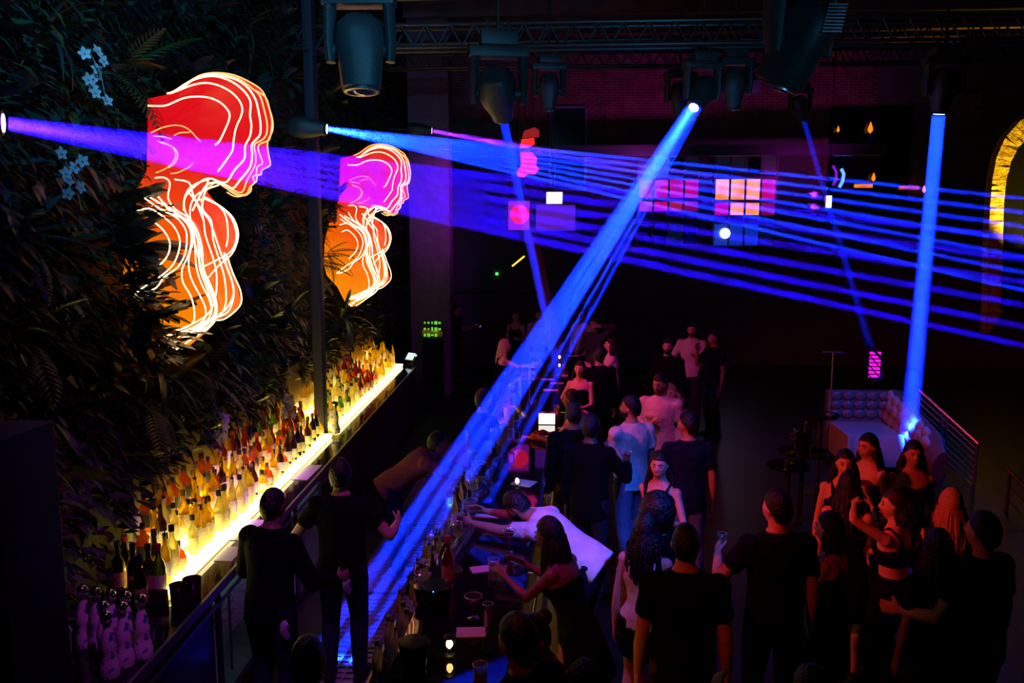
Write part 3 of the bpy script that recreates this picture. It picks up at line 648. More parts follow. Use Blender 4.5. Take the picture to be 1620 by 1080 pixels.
# ------------------------------------------------------------------ glass-like materials (thin: mix of see-through, gloss and translucence)
def glassy(name, col, tr=.35, gl=.12, tl=.5, rough=.08):
    if name in MATS: return MATS[name]
    m = bpy.data.materials.new(name); m.use_nodes = True; nt = m.node_tree; n = nt.nodes; n.clear()
    o = n.new('ShaderNodeOutputMaterial'); t = n.new('ShaderNodeBsdfTransparent'); g = n.new('ShaderNodeBsdfGlossy'); l = n.new('ShaderNodeBsdfTranslucent')
    t.inputs[0].default_value = (*col, 1); l.inputs[0].default_value = (*col, 1); g.inputs[0].default_value = (.9, .9, .9, 1); g.inputs['Roughness'].default_value = rough
    a = n.new('ShaderNodeMixShader'); b = n.new('ShaderNodeMixShader'); a.inputs[0].default_value = tl; nt.links.new(t.outputs[0], a.inputs[1]); nt.links.new(l.outputs[0], a.inputs[2])
    lw_ = n.new('ShaderNodeLayerWeight'); lw_.inputs[0].default_value = .35; mm = n.new('ShaderNodeMath'); mm.operation = 'MULTIPLY_ADD'; mm.inputs[1].default_value = .7; mm.inputs[2].default_value = gl; nt.links.new(lw_.outputs['Facing'], mm.inputs[0])
    nt.links.new(mm.outputs[0], b.inputs[0]); nt.links.new(a.outputs[0], b.inputs[1]); nt.links.new(g.outputs[0], b.inputs[2]); nt.links.new(b.outputs[0], o.inputs[0]); MATS[name] = m; return m
GL = {'clear': glassy('glass_clear_glow', (1, .93, .55), .5, .06, .7), 'gold': glassy('glass_gold', (1, .76, .12), tl=.55, tr=.4, gl=.06), 'amber': glassy('glass_amber', (.85, .28, .03), tl=.7, gl=.06), 'red': glassy('glass_red', (.55, .05, .02)),  # clear glass tinted yellow to carry the shelf glow
      'green': glassy('glass_green', (.25, .55, .10)), 'olive': glassy('glass_dark_green', (.05, .08, .03)), 'wine': glassy('glass_black', (.02, .01, .01)), 'blue': glassy('glass_blue', (.15, .5, .75)), 'brown': glassy('glass_brown', (.25, .09, .03))}
M_thin = glassy('glass_thin', (.97, .97, .97), .9, .10, .06, .04)
M_lab = {'white': mat('label_white', (.7, .68, .6), .6, var=.35, vscale=60), 'cream': mat('label_cream', (.6, .5, .3), .6, var=.3, vscale=60), 'black': mat('label_black', (.02, .02, .02), .5), 'tan': mat('label_tan', (.4, .2, .08), .6, var=.3, vscale=60)}
M_cap = {'black': mat('cap_black', (.015, .015, .015), .35), 'wood': mat('cap_cork', (.28, .16, .07), .6), 'gold': mat('cap_gold', (.6, .4, .1), .25, .9), 'red': mat('cap_red', (.35, .03, .02), .4), 'silver': M_steel}
SH = {  # profile (r, z), neck top, square factor, label z range and radius
 'round': ([(.030, 0), (.037, .004), (.038, .02), (.038, .17), (.034, .195), (.018, .225), (.0145, .24), (.0145, .285), (.016, .29)], .29, 0, (.05, .14)),
 'square': ([(.032, 0), (.036, .004), (.036, .16), (.030, .18), (.016, .20), (.014, .25), (.016, .255)], .255, 1.0, (.04, .13)),
 'squat': ([(.045, 0), (.052, .006), (.055, .04), (.052, .10), (.040, .135), (.018, .155), (.015, .19), (.018, .195)], .195, 0, (.035, .095)),
 'tall': ([(.026, 0), (.031, .004), (.031, .21), (.027, .235), (.014, .27), (.013, .325), (.015, .33)], .33, 0, (.06, .16)),
 'flask': ([(.040, 0), (.048, .01), (.058, .06), (.050, .11), (.026, .15), (.014, .165), (.013, .22), (.016, .225)], .225, 0, (.04, .085)),
 'wine': ([(.032, 0), (.038, .005), (.038, .19), (.030, .225), (.015, .25), (.0145, .31), (.016, .315)], .315, 0, (.06, .15)),
}
def bottle_proto(shape, gl, lab, cap, pourer=False):
    prof, top, sq, (l0, l1) = SH[shape]; n = 12
    t = thing('bottle', 'x', 'bottle', (0, 0, -50))
    MB().lathe(prof, n=n, sq=sq, sy=.62 if shape in ('flask',) else 1, ph=PI / 4 if sq else 0).build('glass_body', GL[gl], t)
    if lab:
        r0 = max(r for r, z in prof if z < l1); b = MB()
        b.lathe([(r0 * 1.03, l0), (r0 * 1.03, l1)], n=n, sq=sq, sy=.64 if shape == 'flask' else 1, cap0=False, cap1=False, ph=PI / 4 if sq else 0); b.build('label', M_lab[lab], t)
    c = MB()
    if pourer: c.cyl((0, 0, top - .01), (0, 0, top + .015), .013, n=8); c.cyl((0, 0, top + .01), (.008, .0, top + .055), .004, .003, 6); c.build('pourer', M_cap['black'], t)
    elif cap == 'ball': c.sphere((0, 0, top + .016), .022, 10, 7); c.build('stopper', M_steel, t)
    else: c.cyl((0, 0, top - .018), (0, 0, top + .018), .0185, n=10); c.build('cap', M_cap[cap], t)
    return t
PROTO = [('clear round', bottle_proto('round', 'clear', 'cream', 'black')), ('golden round', bottle_proto('round', 'gold', 'cream', 'gold')), ('amber square', bottle_proto('square', 'amber', 'black', 'black')),
 ('golden flask-shaped', bottle_proto('flask', 'gold', 'cream', 'wood')), ('squat amber', bottle_proto('squat', 'amber', 'cream', 'wood')), ('tall clear', bottle_proto('tall', 'clear', 'white', 'black', True)),
 ('dark red round', bottle_proto('round', 'red', 'tan', 'red')), ('tall golden', bottle_proto('tall', 'gold', 'white', 'black', True)), ('dark green', bottle_proto('wine', 'olive', 'cream', 'red')), ('green square', bottle_proto('square', 'green', 'white', 'black')),
 ('blue-green square', bottle_proto('square', 'blue', 'white', 'silver')), ('brown round', bottle_proto('round', 'brown', 'white', 'black', True)), ('squat golden', bottle_proto('squat', 'gold', 'white', 'black')), ('black wine', bottle_proto('wine', 'wine', 'tan', 'black'))]
used = set()
def put_bottle(i, loc, where, s=1.0, label=None, group=None):
    nm, p = PROTO[i]; s *= 1.25; lb = label or '%s bottle %s' % (nm, where)
    if i in used: c = copy_tree(p)
    else: c = p; used.add(i)
    c.location = loc; c.rotation_euler = (0, 0, rb.uniform(-.5, .5)); c.scale = (s,) * 3; c['label'] = lb; c['group'] = group or '%s bottles %s' % (nm, where); return c
rb = random.Random(21)

# ------------------------------------------------------------------ back bar
def slab(b, x0, x1, y0, y1, z0, z1):
    v = [b.bm.verts.new(Vector((bx(x, y), y, z))) for x, y, z in ((x0, y0, z0), (x1, y0, z0), (x1, y1, z0), (x0, y1, z0), (x0, y0, z1), (x1, y0, z1), (x1, y1, z1), (x0, y1, z1))]
    for q in ((0, 3, 2, 1), (4, 5, 6, 7), (0, 1, 5, 4), (1, 2, 6, 5), (2, 3, 7, 6), (3, 0, 4, 7)): b._f([v[i] for i in q])
    return b
def sb(*a): return slab(MB(), *a)
bb = thing('back_bar', 'long black back bar counter under the foliage wall with lit bottle steps', 'counter', (0, 0, 0))
sb(-3.95, -3.0, 4.4, 18.2, 1.00, 1.06).build('counter_top', M_bchrome, bb, smooth=False)
for i in range(12):
    y0 = 4.45 + i * 1.14
    if i in (2, 4): continue
    sb(-3.9, -3.06, y0, y0 + 1.10, ZF + .08, 1.0).build('cabinet_door', mat('cabinet_blue', (.02, .022, .03), .35), bb, smooth=False)
sb(-3.0, -2.975, 4.4, 18.2, .985, 1.065).build('edge_rail', M_steel, bb, smooth=False)
sb(-3.04, -3.0, 4.4, 18.2, .86, .90).build('lower_rail', M_steel, bb, smooth=False)
sb(-3.95, -3.10, 4.45, 18.1, ZF, ZF + .08).build('plinth', M_black, bb, smooth=False)
M_led = glow('shelf_light', (1.0, .76, .13), 10.0)
M_led2 = glow('shelf_light_dim', (1.0, .74, .11), 7.5)
TIERS = [(-3.50, -3.27, 1.06, 1.115), (-3.72, -3.50, 1.06, 1.215), (-3.93, -3.72, 1.06, 1.315)]
for sec, (ya, yb) in enumerate(((5.9, 11.6), (12.0, 17.6))):
    st = thing('lit_bottle_step', ['glowing yellow stepped bottle display on the near half of the back bar', 'glowing yellow stepped bottle display on the far half of the back bar'][sec], 'shelf', (0, 0, 0), group=None)
    for k, (x0, x1, z0, z1) in enumerate(TIERS):
        e = .0 if not (k == 1 and sec == 0) else .0
        if sec == 0: ya = (6.35, 6.6, 7.2)[k]
        sb(x0, x1, ya, yb, z0, z1 - .012).build('riser', glow('lit_riser', (1.0, .66, .06), 2.6), st, smooth=False)
        sb(x0 + .004, x1 - .0, ya, yb, z1 - .012, z1).build('lit_panel', M_led if k == 0 else M_led2, st, smooth=False)
        sb(x1 - .002, x1 + .012, ya, yb, z1 - .035, z1).build('lit_edge', glow('shelf_edge', (1, .80, .40), 7), st, smooth=False)
# brown lit wall behind the bottles
sb(-3.99, -3.955, 7.2, 17.9, 1.06, 2.0).build('splash_panel', mat('brown_panel', (.11, .045, .018), .5, bump=.2, bscale=5, var=.2), bb, smooth=False)
for i_, (y0_, y1_) in enumerate(((7.4, 11.5), (12.1, 17.5))): sb(-3.955, -3.935, y0_, y1_, 1.33, 1.40).build('back_light', glow('back_led', (1, .66, .08), 7), bb, smooth=False)
sb(-3.99, -3.26, 6.27, 6.31, 1.06, 1.17).build('light_stop_board', M_dwood, bb, smooth=False)  # added board, blocks the glow spilling from the near end of the steps
# bottles, three steps
wh = ['on the front step', 'on the middle step', 'on the back step']
for sec, (ya, yb) in enumerate(((6.42, 11.45), (12.15, 17.4))):
    for k in range(3):
        y = ya + ((.0, .28, .75)[k] if sec == 0 else .03 * k); xm = (-3.40, -3.61, -3.82)[k]; zt = TIERS[k][3]
        while y < yb:
            gap = .096 if sec == 0 else .112
            w_ = '%s of the %s bottle display' % (wh[k], ['near', 'far'][sec])
            seg = (y - ya) / (yb - ya)
            where = w_ + (', nearest third' if seg < .33 else ', middle third' if seg < .66 else ', farthest third')
            if sec == 0:
                if k == 0: pool = [0, 1, 5, 7, 3, 0, 1, 12, 4, 11] if seg < .6 else [3, 4, 1, 11, 5, 8]
                elif k == 1: pool = [0, 5, 7, 1, 2, 12, 11] if seg < .5 else [6, 6, 4, 2, 1]
                else: pool = [2, 2, 12, 1, 7, 3] if seg < .5 else [6, 10, 8, 9, 1, 7]
            else: pool = [0, 1, 9, 5, 7, 12] if seg < .35 else [6, 2, 4, 1, 11, 6] if seg < .6 else [7, 1, 3, 12, 7, 0]
            skip = (sec == 0 and k == 0 and rb.random() < .18) or rb.random() < .05
            if not skip: put_bottle(rb.choice(pool), (bx(xm + rb.uniform(-.03, .03), y), y, zt + .001), where, rb.uniform(.92, 1.12))
            y += gap * rb.uniform(.9, 1.25)
# dark wine bottles at the near end, on the counter
for i, (px, py) in enumerate(((228, 872), (246, 880), (212, 905), (199, 890), (188, 900), (236, 905), (252, 905), (222, 925))):
    p = atz(px, py, 1.28); put_bottle(13 if i % 3 else 8, (p.x, p.y, 1.061), 'standing unlit at the near end of the back bar', 1.1)
# ceramic decanters with silver balls
M_cer = mat('ceramic', (.62, .55, .62), .15, coat=.5)
def cer_pattern():
    m = bpy.data.materials.new('painted_ceramic'); m.use_nodes = True; nt = m.node_tree; p = nt.nodes['Principled BSDF']; p.inputs['Roughness'].default_value = .12
    tc = nt.nodes.new('ShaderNodeTexCoord'); v = nt.nodes.new('ShaderNodeTexVoronoi'); v.inputs['Scale'].default_value = 26; nz = nt.nodes.new('ShaderNodeTexNoise'); nz.inputs['Scale'].default_value = 30
    nt.links.new(tc.outputs['Object'], v.inputs[0]); nt.links.new(tc.outputs['Object'], nz.inputs[0]); mm = nt.nodes.new('ShaderNodeMath'); mm.operation = 'ADD'; nt.links.new(v.outputs['Distance'], mm.inputs[0]); nt.links.new(nz.outputs[0], mm.inputs[1])
    r = nt.nodes.new('ShaderNodeValToRGB'); r.color_ramp.interpolation = 'CONSTANT'; r.color_ramp.elements[0].color = (.04, .05, .25, 1); r.color_ramp.elements[1].color = (.66, .6, .62, 1); r.color_ramp.elements[1].position = .86
    nt.links.new(mm.outputs[0], r.inputs[0]); nt.links.new(r.outputs[0], p.inputs['Base Color']); return m
M_cerp = cer_pattern()
def decanter(label, loc, red=False, grp=None):
    t = thing('ceramic_decanter', label, 'bottle', loc, group=grp); t.scale = (PS,) * 3
    MB().lathe([(.040, 0), (.052, .006), (.054, .05), (.046, .09), (.036, .12), (.041, .155), (.042, .19), (.030, .25), (.020, .285), (.018, .30)], n=20).build('ceramic_body', M_cerp if not red else mat('ceramic_red', (.5, .06, .03), .15), t)
    MB().lathe([(.021, .295), (.022, .312), (.030, .318), (.030, .324)], n=16).build('collar', M_steel, t); MB().sphere((0, 0, .35), .032, 16, 12).build('ball_stopper', mat('chrome', (.8, .8, .8), .06, 1), t)
DL = ['ceramic decanter with silver ball, nearest of the cluster', 'ceramic decanter with silver ball, second in the front row', 'tall ceramic decanter with silver ball beside the cabinet edge', 'ceramic decanter behind the nearest one, silver ball top', 'ceramic decanter in the middle of the cluster', 'ceramic decanter in the back row of the cluster', 'ceramic decanter at the back left of the cluster', 'dark ceramic decanter farthest left in the cluster']
for lb, (px, py) in zip(DL, ((168, 975), (192, 960), (222, 948), (162, 959), (198, 943), (174, 940), (151, 937), (130, 933))):
    p = atz(px, py, 1.06 + .35 * PS); decanter(lb, (p.x, p.y, 1.061))
decanter('blue-lit ceramic decanter at the pilaster end of the far display', tuple(atz(530, 650, 1.44).xy) + (1.12,)); decanter('red ceramic decanter beside the pilaster, ball stopper', tuple(atz(511, 643, 1.46).xy) + (1.12,), True); decanter('second blue-topped decanter behind the red one', tuple(atz(515, 636, 1.46).xy) + (1.12,))
# papers lying on the back bar counter
M_paper = mat('paper', (.62, .6, .62), .7, var=.08, vscale=80)
def sheet(label, px, py, z, w, d, rz, grp=None, name='menu', cat='menu', m=None):
    p = atz(px, py, z); t = MB().box((0, 0, .003), (w * 1.12, d * 1.12, .004)).build(name, m or M_paper, smooth=False); t.location = (p.x, p.y, z); t.rotation_euler = (0, 0, rz); tag(t, label, cat, grp); return t
sheet('magenta-lit paper menu on the back bar beside the nearest aisle worker', 392, 838, 1.062, .15, .50, 0)
sheet('small magenta-lit paper nearest the camera on the back bar', 364, 876, 1.062, .15, .30, 0)
sheet('magenta-lit paper menu on the back bar near the wall pilaster', 486, 747, 1.062, .17, .55, 0)
# framed certificate on the wall near the pilaster
t = thing('framed_notice', 'yellow-lit framed notice leaning on the wall beside the pilaster', 'picture frame', (-3.80, 11.1, 1.33)); R = Matrix.Rotation(-.12, 3, 'Y')
MB().box((0, 0, .2), (.02, .40, .42), rot=R).build('frame', mat('frame_gold', (.5, .3, .1), .4), t, smooth=False); MB().box((.014, 0, .2), (.006, .34, .36), rot=R).build('notice', mat('notice_paper', (.75, .55, .2), .7, var=.4, vscale=25), t, smooth=False)
# fridges with lit inside
def fridge(y0, label):
    t = thing('glass_door_fridge', label, 'fridge', (0, 0, 0)); y1 = y0 + 1.10
    g = glow('fridge_light', (.45, .95, 1.0), 2.6)
    sb(-3.9, -3.86, y0, y1, ZF + .1, .98).build('back_panel', mat('fridge_liner', (.5, .62, .65), .5), t, smooth=False)
    for z in (ZF + .1, .95): sb(-3.86, -3.08, y0, y1, z, z + .03).build('liner', mat('fridge_liner', (.5, .62, .65), .5), t, smooth=False)
    for y in (y0, y1 - .03): sb(-3.86, -3.08, y, y + .03, ZF + .1, .98).build('side_wall', mat('fridge_liner', (.5, .62, .65), .5), t, smooth=False)
    sb(-3.16, -3.11, y0 + .05, y1 - .05, .915, .945).build('lamp_strip', g, t, smooth=False)
    for z in (.38, .66):
        b = MB()
        for j in range(14): slab(b, -3.84 + j * .055, -3.835 + j * .055, y0 + .03, y1 - .03, z, z + .008)
        b.build('wire_shelf', M_steel, t, smooth=False)['kind'] = 'stuff'
    for z0, z1 in ((ZF + .04, ZF + .13), (.93, .98)): sb(-3.06, -3.02, y0, y1, z0, z1).build('door_frame', M_dsteel, t, smooth=False)
    for ya_ in (y0, y1 - .05): sb(-3.06, -3.02, ya_, ya_ + .05, ZF + .08, .98).build('door_frame', M_dsteel, t, smooth=False)
    sb(-3.045, -3.04, y0, y1, ZF + .1, .96).build('door_glass', M_thin, t, smooth=False)
    MB().cyl((bx(-2.97, y0 + .1), y0 + .1, .2), (bx(-2.97, y0 + .1), y0 + .1, .9), .012).build('handle', M_steel, t)
    for z in (.39, .67):
        for j in range(6):
            put_bottle(rb.choice([0, 9, 13]), (bx(-3.25, y0) , y0 + .14 + j * .16, z + .004), 'inside the lit fridge %s' % ('at the near end' if y0 < 8 else 'farther along'), .62)
fridge(6.73, 'lit glass-door fridge under the near end of the back bar'); fridge(9.01, 'lit glass-door fridge under the back bar behind the two aisle workers')
# till screens
def till(label, loc, rz, s=1.0, rows=4, cols=4, tilt=.9):
    t = thing('till_screen', label, 'screen', loc, rz); R = Matrix.Rotation(tilt, 3, 'X'); MB().box((0, 0, 0), (.34 * s, .24 * s, .03), rot=R, bevel=.006).build('case', M_dsteel, t)
    g = glow('screen_white', (.75, .95, 1), 1.1)
    for r in range(rows):
        for c in range(cols): MB().box(R @ Vector(((c - (cols - 1) / 2) * .062 * s - .02, (r - (rows - 1) / 2) * .048 * s, .018)), (.056 * s, .042 * s, .003), rot=R).build('screen_tile', g, t, smooth=False)
    MB().box(R @ Vector((.135 * s, .04 * s, .018)), (.05 * s, .05 * s, .003), rot=R).build('screen_tile', g, t, smooth=False)
    MB().cyl((0, .02, -.16 * s), (0, .02, -.02), .02).build('stand', M_dsteel, t)
    MB().box((0, .03, -.165 * s), (.2 * s, .16 * s, .01)).build('foot', M_dsteel, t)
till('bright white button-grid till screen at the bottom left corner', atz(92, 1062, 1.26), -.75, .8, tilt=.75)
p = aty(651, 553, 17.9); till('small bright till screen at the far end of the back bar', (p.x, 17.9, 1.22), -.6, .9)
# containers on the near counter
def bin_(label, px, py, w, h, m): p = atz(px, py, 1.06); t = thing('tub', label, 'container', (p.x, p.y, 1.061)); t.scale = (PS,) * 3; MB().lathe([(w * .42, 0), (w * .45, .01), (w * .5, h), (w * .53, h + .005), (w * .47, h), (w * .42, .012)], n=18, cap1=True).build('tub_body', m, t); return t
t = bin_('white cloth-filled tub left of the ceramic decanters', 95, 1035, .14, .13, mat('tub_white', (.6, .55, .6), .5)); MB().sphere((0, 0, .15), .065, 14, 9, (1, 1, .6)).build('folded_cloth', M_paper, t)
bin_('metal tin behind the white tub on the near counter', 118, 1010, .12, .10, M_steel)
bin_('dark round jar at the end of the near display', 283, 955, .11, .13, mat('jar_dark', (.05, .02, .02), .1)); bin_('second dark jar beside the near display edge', 305, 945, .12, .13, mat('jar_dark', (.05, .02, .02), .1))
for i, (px, py) in enumerate(((222, 870), (236, 868))):
    p = atz(px, py, 1.2); t = thing('wrapped_bottle', ['white paper-wrapped bottle at the near end, left of the pair', 'white paper-wrapped bottle at the near end, right of the pair'][i], 'bottle', (p.x - .1, p.y, 1.061)); t.scale = (PS,) * 3; MB().lathe([(.045, 0), (.05, .02), (.052, .12), (.046, .24), (.03, .33), (.02, .38), (.025, .40)], n=12).build('paper_wrap', mat('paper_crumple', (.7, .65, .7), .7, bump=1, bscale=40), t); MB().cyl((0, 0, .38), (0, 0, .42), .016).build('cap', M_cap['black'], t)

# ------------------------------------------------------------------ customer bar
cb = thing('bar_counter', 'long glossy black customer bar running away from the camera', 'counter', (0, 0, 0))
def quad(b, P, z0, z1):
    A = [b.bm.verts.new((x, y, z0)) for x, y in P]; B = [b.bm.verts.new((x, y, z1)) for x, y in P]; b._f(A[::-1]); b._f(B); n = len(P)
    for i in range(n): b._f((A[i], A[(i + 1) % n], B[(i + 1) % n], B[i]))
    return b
XL = lambda y: -1.20 + .012 * (y - 5); XR_ = lambda y: -.42 + .030 * (y - 5)
quad(MB(), [(XL(4.3), 4.3), (XR_(4.3), 4.3), (XR_(19.5), 19.5), (XL(19.5), 19.5)], 1.07, 1.12).build('counter_top', mat('bar_gloss', (.006, .006, .008), .035, coat=.6), cb, smooth=False)
quad(MB(), [(XL(4.3) + .05, 4.3), (XR_(4.3) - .22, 4.3), (XR_(19.5) - .22, 19.4), (XL(19.5) + .05, 19.4)], ZF, 1.07).build('carcass', mat('bar_front_gold', (.45, .25, .06), .35, .3, bump=.6, bscale=50), cb, smooth=False)
quad(MB(), [(XR_(4.4) - .13, 4.4), (XR_(4.4) - .10, 4.4), (XR_(19.3) - .10, 19.3), (XR_(19.3) - .13, 19.3)], 1.045, 1.068).build('under_light', glow('under_amber', (1, .5, .06), 8), cb, smooth=False)
for i in range(11):
    y = 5.0 + i * 1.35; MB().cyl((XR_(y) - .03, y, .22), (XR_(y) - .22, y, .22), .012).build('rail_bracket', M_steel, cb)
MB().cyl((XR_(4.4) - .03, 4.4, .22), (XR_(19) - .03, 19, .22), .022).build('foot_rail', M_steel, cb)
sw_ = thing('service_station', 'steel service shelf along the bar with ice wells', 'counter', (0, 0, 0))
quad(MB(), [(XL(4.3) - .20, 4.3), (XL(4.3) - .01, 4.3), (XL(19) - .01, 19), (XL(19) - .20, 19)], .80, .86).build('worktop', M_dsteel, sw_, smooth=False)
quad(MB(), [(XL(4.3) - .22, 4.3), (XL(4.3) - .20, 4.3), (XL(19) - .20, 19), (XL(19) - .22, 19)], .74, .90).build('edge', M_steel, sw_, smooth=False)
quad(MB(), [(XL(4.3) - .19, 4.3), (XL(4.3) - .02, 4.3), (XL(19) - .02, 19), (XL(19) - .19, 19)], ZF, .80).build('front', M_black, sw_, smooth=False)
for i in range(7): quad(MB(), [(XL(5 + 2 * i) - .32, 5 + 2 * i), (XL(5 + 2 * i) - .22, 5 + 2 * i), (XL(5 + 2 * i) - .22, 6.4 + 2 * i), (XL(5 + 2 * i) - .32, 6.4 + 2 * i)], .62, .66).build('speed_rail', M_steel, sw_, smooth=False)
# rubber mats in the aisle
for i in range(5):
    y0 = 4.8 + 2.3 * i; t = thing('floor_mat', ['ribbed rubber mat at the very bottom of the bar aisle', 'ribbed rubber mat where the slanting beam lands', 'ribbed rubber mat under the bare-forearmed worker', 'ribbed rubber mat under the bending worker', 'ribbed rubber mat at the far end of the aisle'][i], 'mat', (0, 0, 0), group='rubber mats along the bar aisle')
    b = MB(); 
    quad(b, [(-2.55, y0), (-1.75, y0), (-1.75, y0 + 2.2), (-2.55, y0 + 2.2)], ZF + .002, ZF + .008)
    for j in range(9): quad(b, [(-2.55 + j * .1 - .012, y0), (-2.55 + j * .1 + .012, y0), (-2.55 + j * .1 + .012, y0 + 2.2), (-2.55 + j * .1 - .012, y0 + 2.2)], ZF + .008, ZF + .02)
    for j in range(23): quad(b, [(-2.55, y0 + j * .1 - .012), (-1.75, y0 + j * .1 - .012), (-1.75, y0 + j * .1 + .012), (-2.55, y0 + j * .1 + .012)], ZF + .0085, ZF + .021)
    b.build('mat_grid', mat('rubber', (.14, .14, .16), .3), t, smooth=False)
# menus on the bar
for lb, px, py, w, d, rz in (('magenta-lit paper menu on the bar beside the coupe glass', 745, 1000, .19, .13, .1), ('purple-lit paper menu under the rocks glasses', 766, 900, .21, .12, .35), ('blue-lit printed menu before the bending white T-shirt', 771, 816, .22, .13, -.05),
  ('blue-lit menu half under the bending white T-shirt', 813, 828, .08, .16, -.2), ('magenta menu behind the small lamp near the bending white T-shirt', 829, 764, .22, .20, -.4), ('magenta-lit menu alone on the dark middle of the bar', 841, 692, .24, .13, 0), ('magenta menu behind the white tablet screen', 868, 653, .25, .11, 0),
  ('red-lit menu, nearest of the three stacked ones down the bar', 871, 617, .24, .14, 0), ('red-lit menu, middle of the three down the bar', 881, 606, .22, .13, -.1), ('red-lit menu, farthest left of the three down the bar', 866, 600, .22, .12, -.1), ('tiny pink menu near the far end of the bar', 893, 594, .12, .15, 0), ('dim pink menu beyond the far bar lamp', 907, 563, .2, .15, 0)):
    sheet(lb, px, py, 1.121, w, d, rz)
# bar lamps
def bar_lamp(label, px, py):
    p = atz(px, py, 1.19); t = thing('bar_lamp', label, 'lamp', (p.x, p.y, 1.121)); t.scale = (PS,) * 3; MB().lathe([(.03, 0), (.03, .006), (.006, .012), (.005, .045)], n=12).build('base', M_dsteel, t)
    MB().lathe([(.006, .045), (.018, .06), (.021, .075), (.012, .092), (.006, .10)], n=12).build('bulb', glow('lamp_warm', (1, .62, .18), 9), t); MB().lathe([(.035, .11), (.036, .116), (.005, .13)], n=12).build('shade', M_dsteel, t)
    for a in range(3): MB().cyl((.03 * math.cos(a * 2.1), .03 * math.sin(a * 2.1), .006), (.033 * math.cos(a * 2.1), .033 * math.sin(a * 2.1), .112), .0025, n=5).build('post', M_dsteel, t)
bar_lamp('small warm table lamp on the near end of the bar', 711, 1022); bar_lamp('small warm table lamp behind the bending white T-shirt', 818, 763); bar_lamp('small warm lamp in front of the white tablet screen', 866, 659); bar_lamp('small warm lamp at the far end of the bar', 885, 566)
p = atz(865, 664, 1.2); t = thing('tablet', 'white glowing tablet screen standing on the bar', 'screen', (p.x, p.y, 1.121)); MB().box((0, .03, .09), (.27, .012, .19), bevel=.004).build('case', M_dsteel, t); MB().box((0, .021, .09), (.24, .004, .16)).build('display', glow('screen_warm', (1, .95, .85), 2.2), t, smooth=False); MB().cyl((0, .10, 0), (0, .035, .09), .008).build('prop', M_dsteel, t)
# glasses
def glass(kind, label, loc, grp=None, liquid=None, s=1.0):
    t = thing({'martini': 'martini_glass', 'coupe': 'coupe_glass', 'rocks': 'rocks_glass', 'wine': 'wine_glass', 'high': 'highball_glass'}[kind], label, 'glass', loc, 0, grp); t.scale = (s * PS,) * 3
    P = {'martini': [(.036, 0), (.036, .003), (.004, .008), (.004, .095), (.052, .165)], 'coupe': [(.034, 0), (.034, .003), (.004, .008), (.004, .085), (.030, .098), (.048, .118), (.050, .135)], 'rocks': [(.034, 0), (.036, .004), (.041, .09)], 'wine': [(.035, 0), (.035, .003), (.004, .008), (.004, .09), (.036, .12), (.042, .155), (.034, .20)], 'high': [(.027, 0), (.029, .004), (.032, .145)]}[kind]
    MB().lathe(P, n=16, cap1=False).build('bowl', M_thin, t)
    r, z = P[-1]; MB().lathe([(r, z - .002), (r + .0025, z), (r, z + .002), (r - .002, z)], n=16, cap0=False, cap1=False).build('rim', mat('glass_rim', (.8, .8, .85), .1, .6), t)
    if liquid:
        z0 = {'martini': .12, 'coupe': .105, 'rocks': .01, 'wine': .10, 'high': .01}[kind]; z1 = {'martini': .15, 'coupe': .125, 'rocks': .05, 'wine': .14, 'high': .11}[kind]
        rr = lambda z: next((a[0] + (b_[0] - a[0]) * (z - a[1]) / (b_[1] - a[1] + 1e-9) for a, b_ in zip(P, P[1:]) if a[1] <= z <= b_[1]), .01) * .95
        MB().lathe([(rr(z0), z0), (rr((z0 + z1) / 2), (z0 + z1) / 2), (rr(z1), z1)], n=14).build('drink', GL[liquid], t)
    return t
rg = random.Random(9)
glass('coupe', 'pink-rimmed coupe glass standing on the blue reflections of the bar', (*atz(749, 978, 1.12).xy, 1.121), liquid='red', s=1.1)
for k, lb, px, py, lq in (('high', 'thin shot glass beside the coupe on the bar', 772, 990, 'red'), ('rocks', 'rocks glass of ice on the purple-lit menu', 781, 904, 'clear'), ('rocks', 'second rocks glass with blue ice beside the first', 792, 918, 'clear'), ('martini', 'martini glass with pink drink held near the bending white T-shirt', 806, 872, 'red'),
    ('rocks', 'rocks glass on the dark bar right of the lone menu', 870, 717, 'amber'), ('rocks', 'short glass at the foot of the tablet screen', 880, 652, 'clear'), ('high', 'tall glass beside the far lamp', 892, 585, 'clear'), ('rocks', 'empty glass at the bottom edge of the bar', 760, 1075, 'red'), ('coupe', 'small coupe glass near the far bar lamp', 884, 607, 'red')):
    glass(k, lb, (*atz(px, py, 1.12).xy, 1.121), liquid=lq)
for i in range(26):                    # glassware and tools crowded on the service shelf
    y = 6.5 + i * .17 + rg.uniform(-.03, .03); far = y > 8.5
    glass(rg.choice(['wine', 'high', 'rocks', 'martini']), 'clean glass on the service shelf, %s' % ('under the slanting beam' if far else 'blue-white where the beam lands'), (XL(y) - .06 - rg.uniform(0, .09), y, .861), 'clean glasses on the %s service shelf' % ('far' if far else 'near'), s=1.15)
for i in range(16):
    y = 7.4 + i * .45; glass(rg.choice(['wine', 'coupe', 'high', 'martini']), 'clean glass along the aisle edge of the bar top', (XL(y) + .08 + rg.uniform(0, .08), y, 1.121), 'clean glasses on the bar top edge', liquid=rg.choice([None, 'red', 'clear']), s=1.1)
for i in range(20):
    y = 5.35 + i * .125; put_bottle(rg.choice([0, 5, 11, 7, 5, 6]), (XL(y) - .05 - .055 * (i % 3), y, .861), 'in the near aisle rail', .80)
for i in range(8):
    y = 7.9 + i * .10; put_bottle([5, 11, 13, 7][i % 4], (XL(y) + .05, y, 1.121), 'on the bar edge beside the ridged blue sleeve', .9)
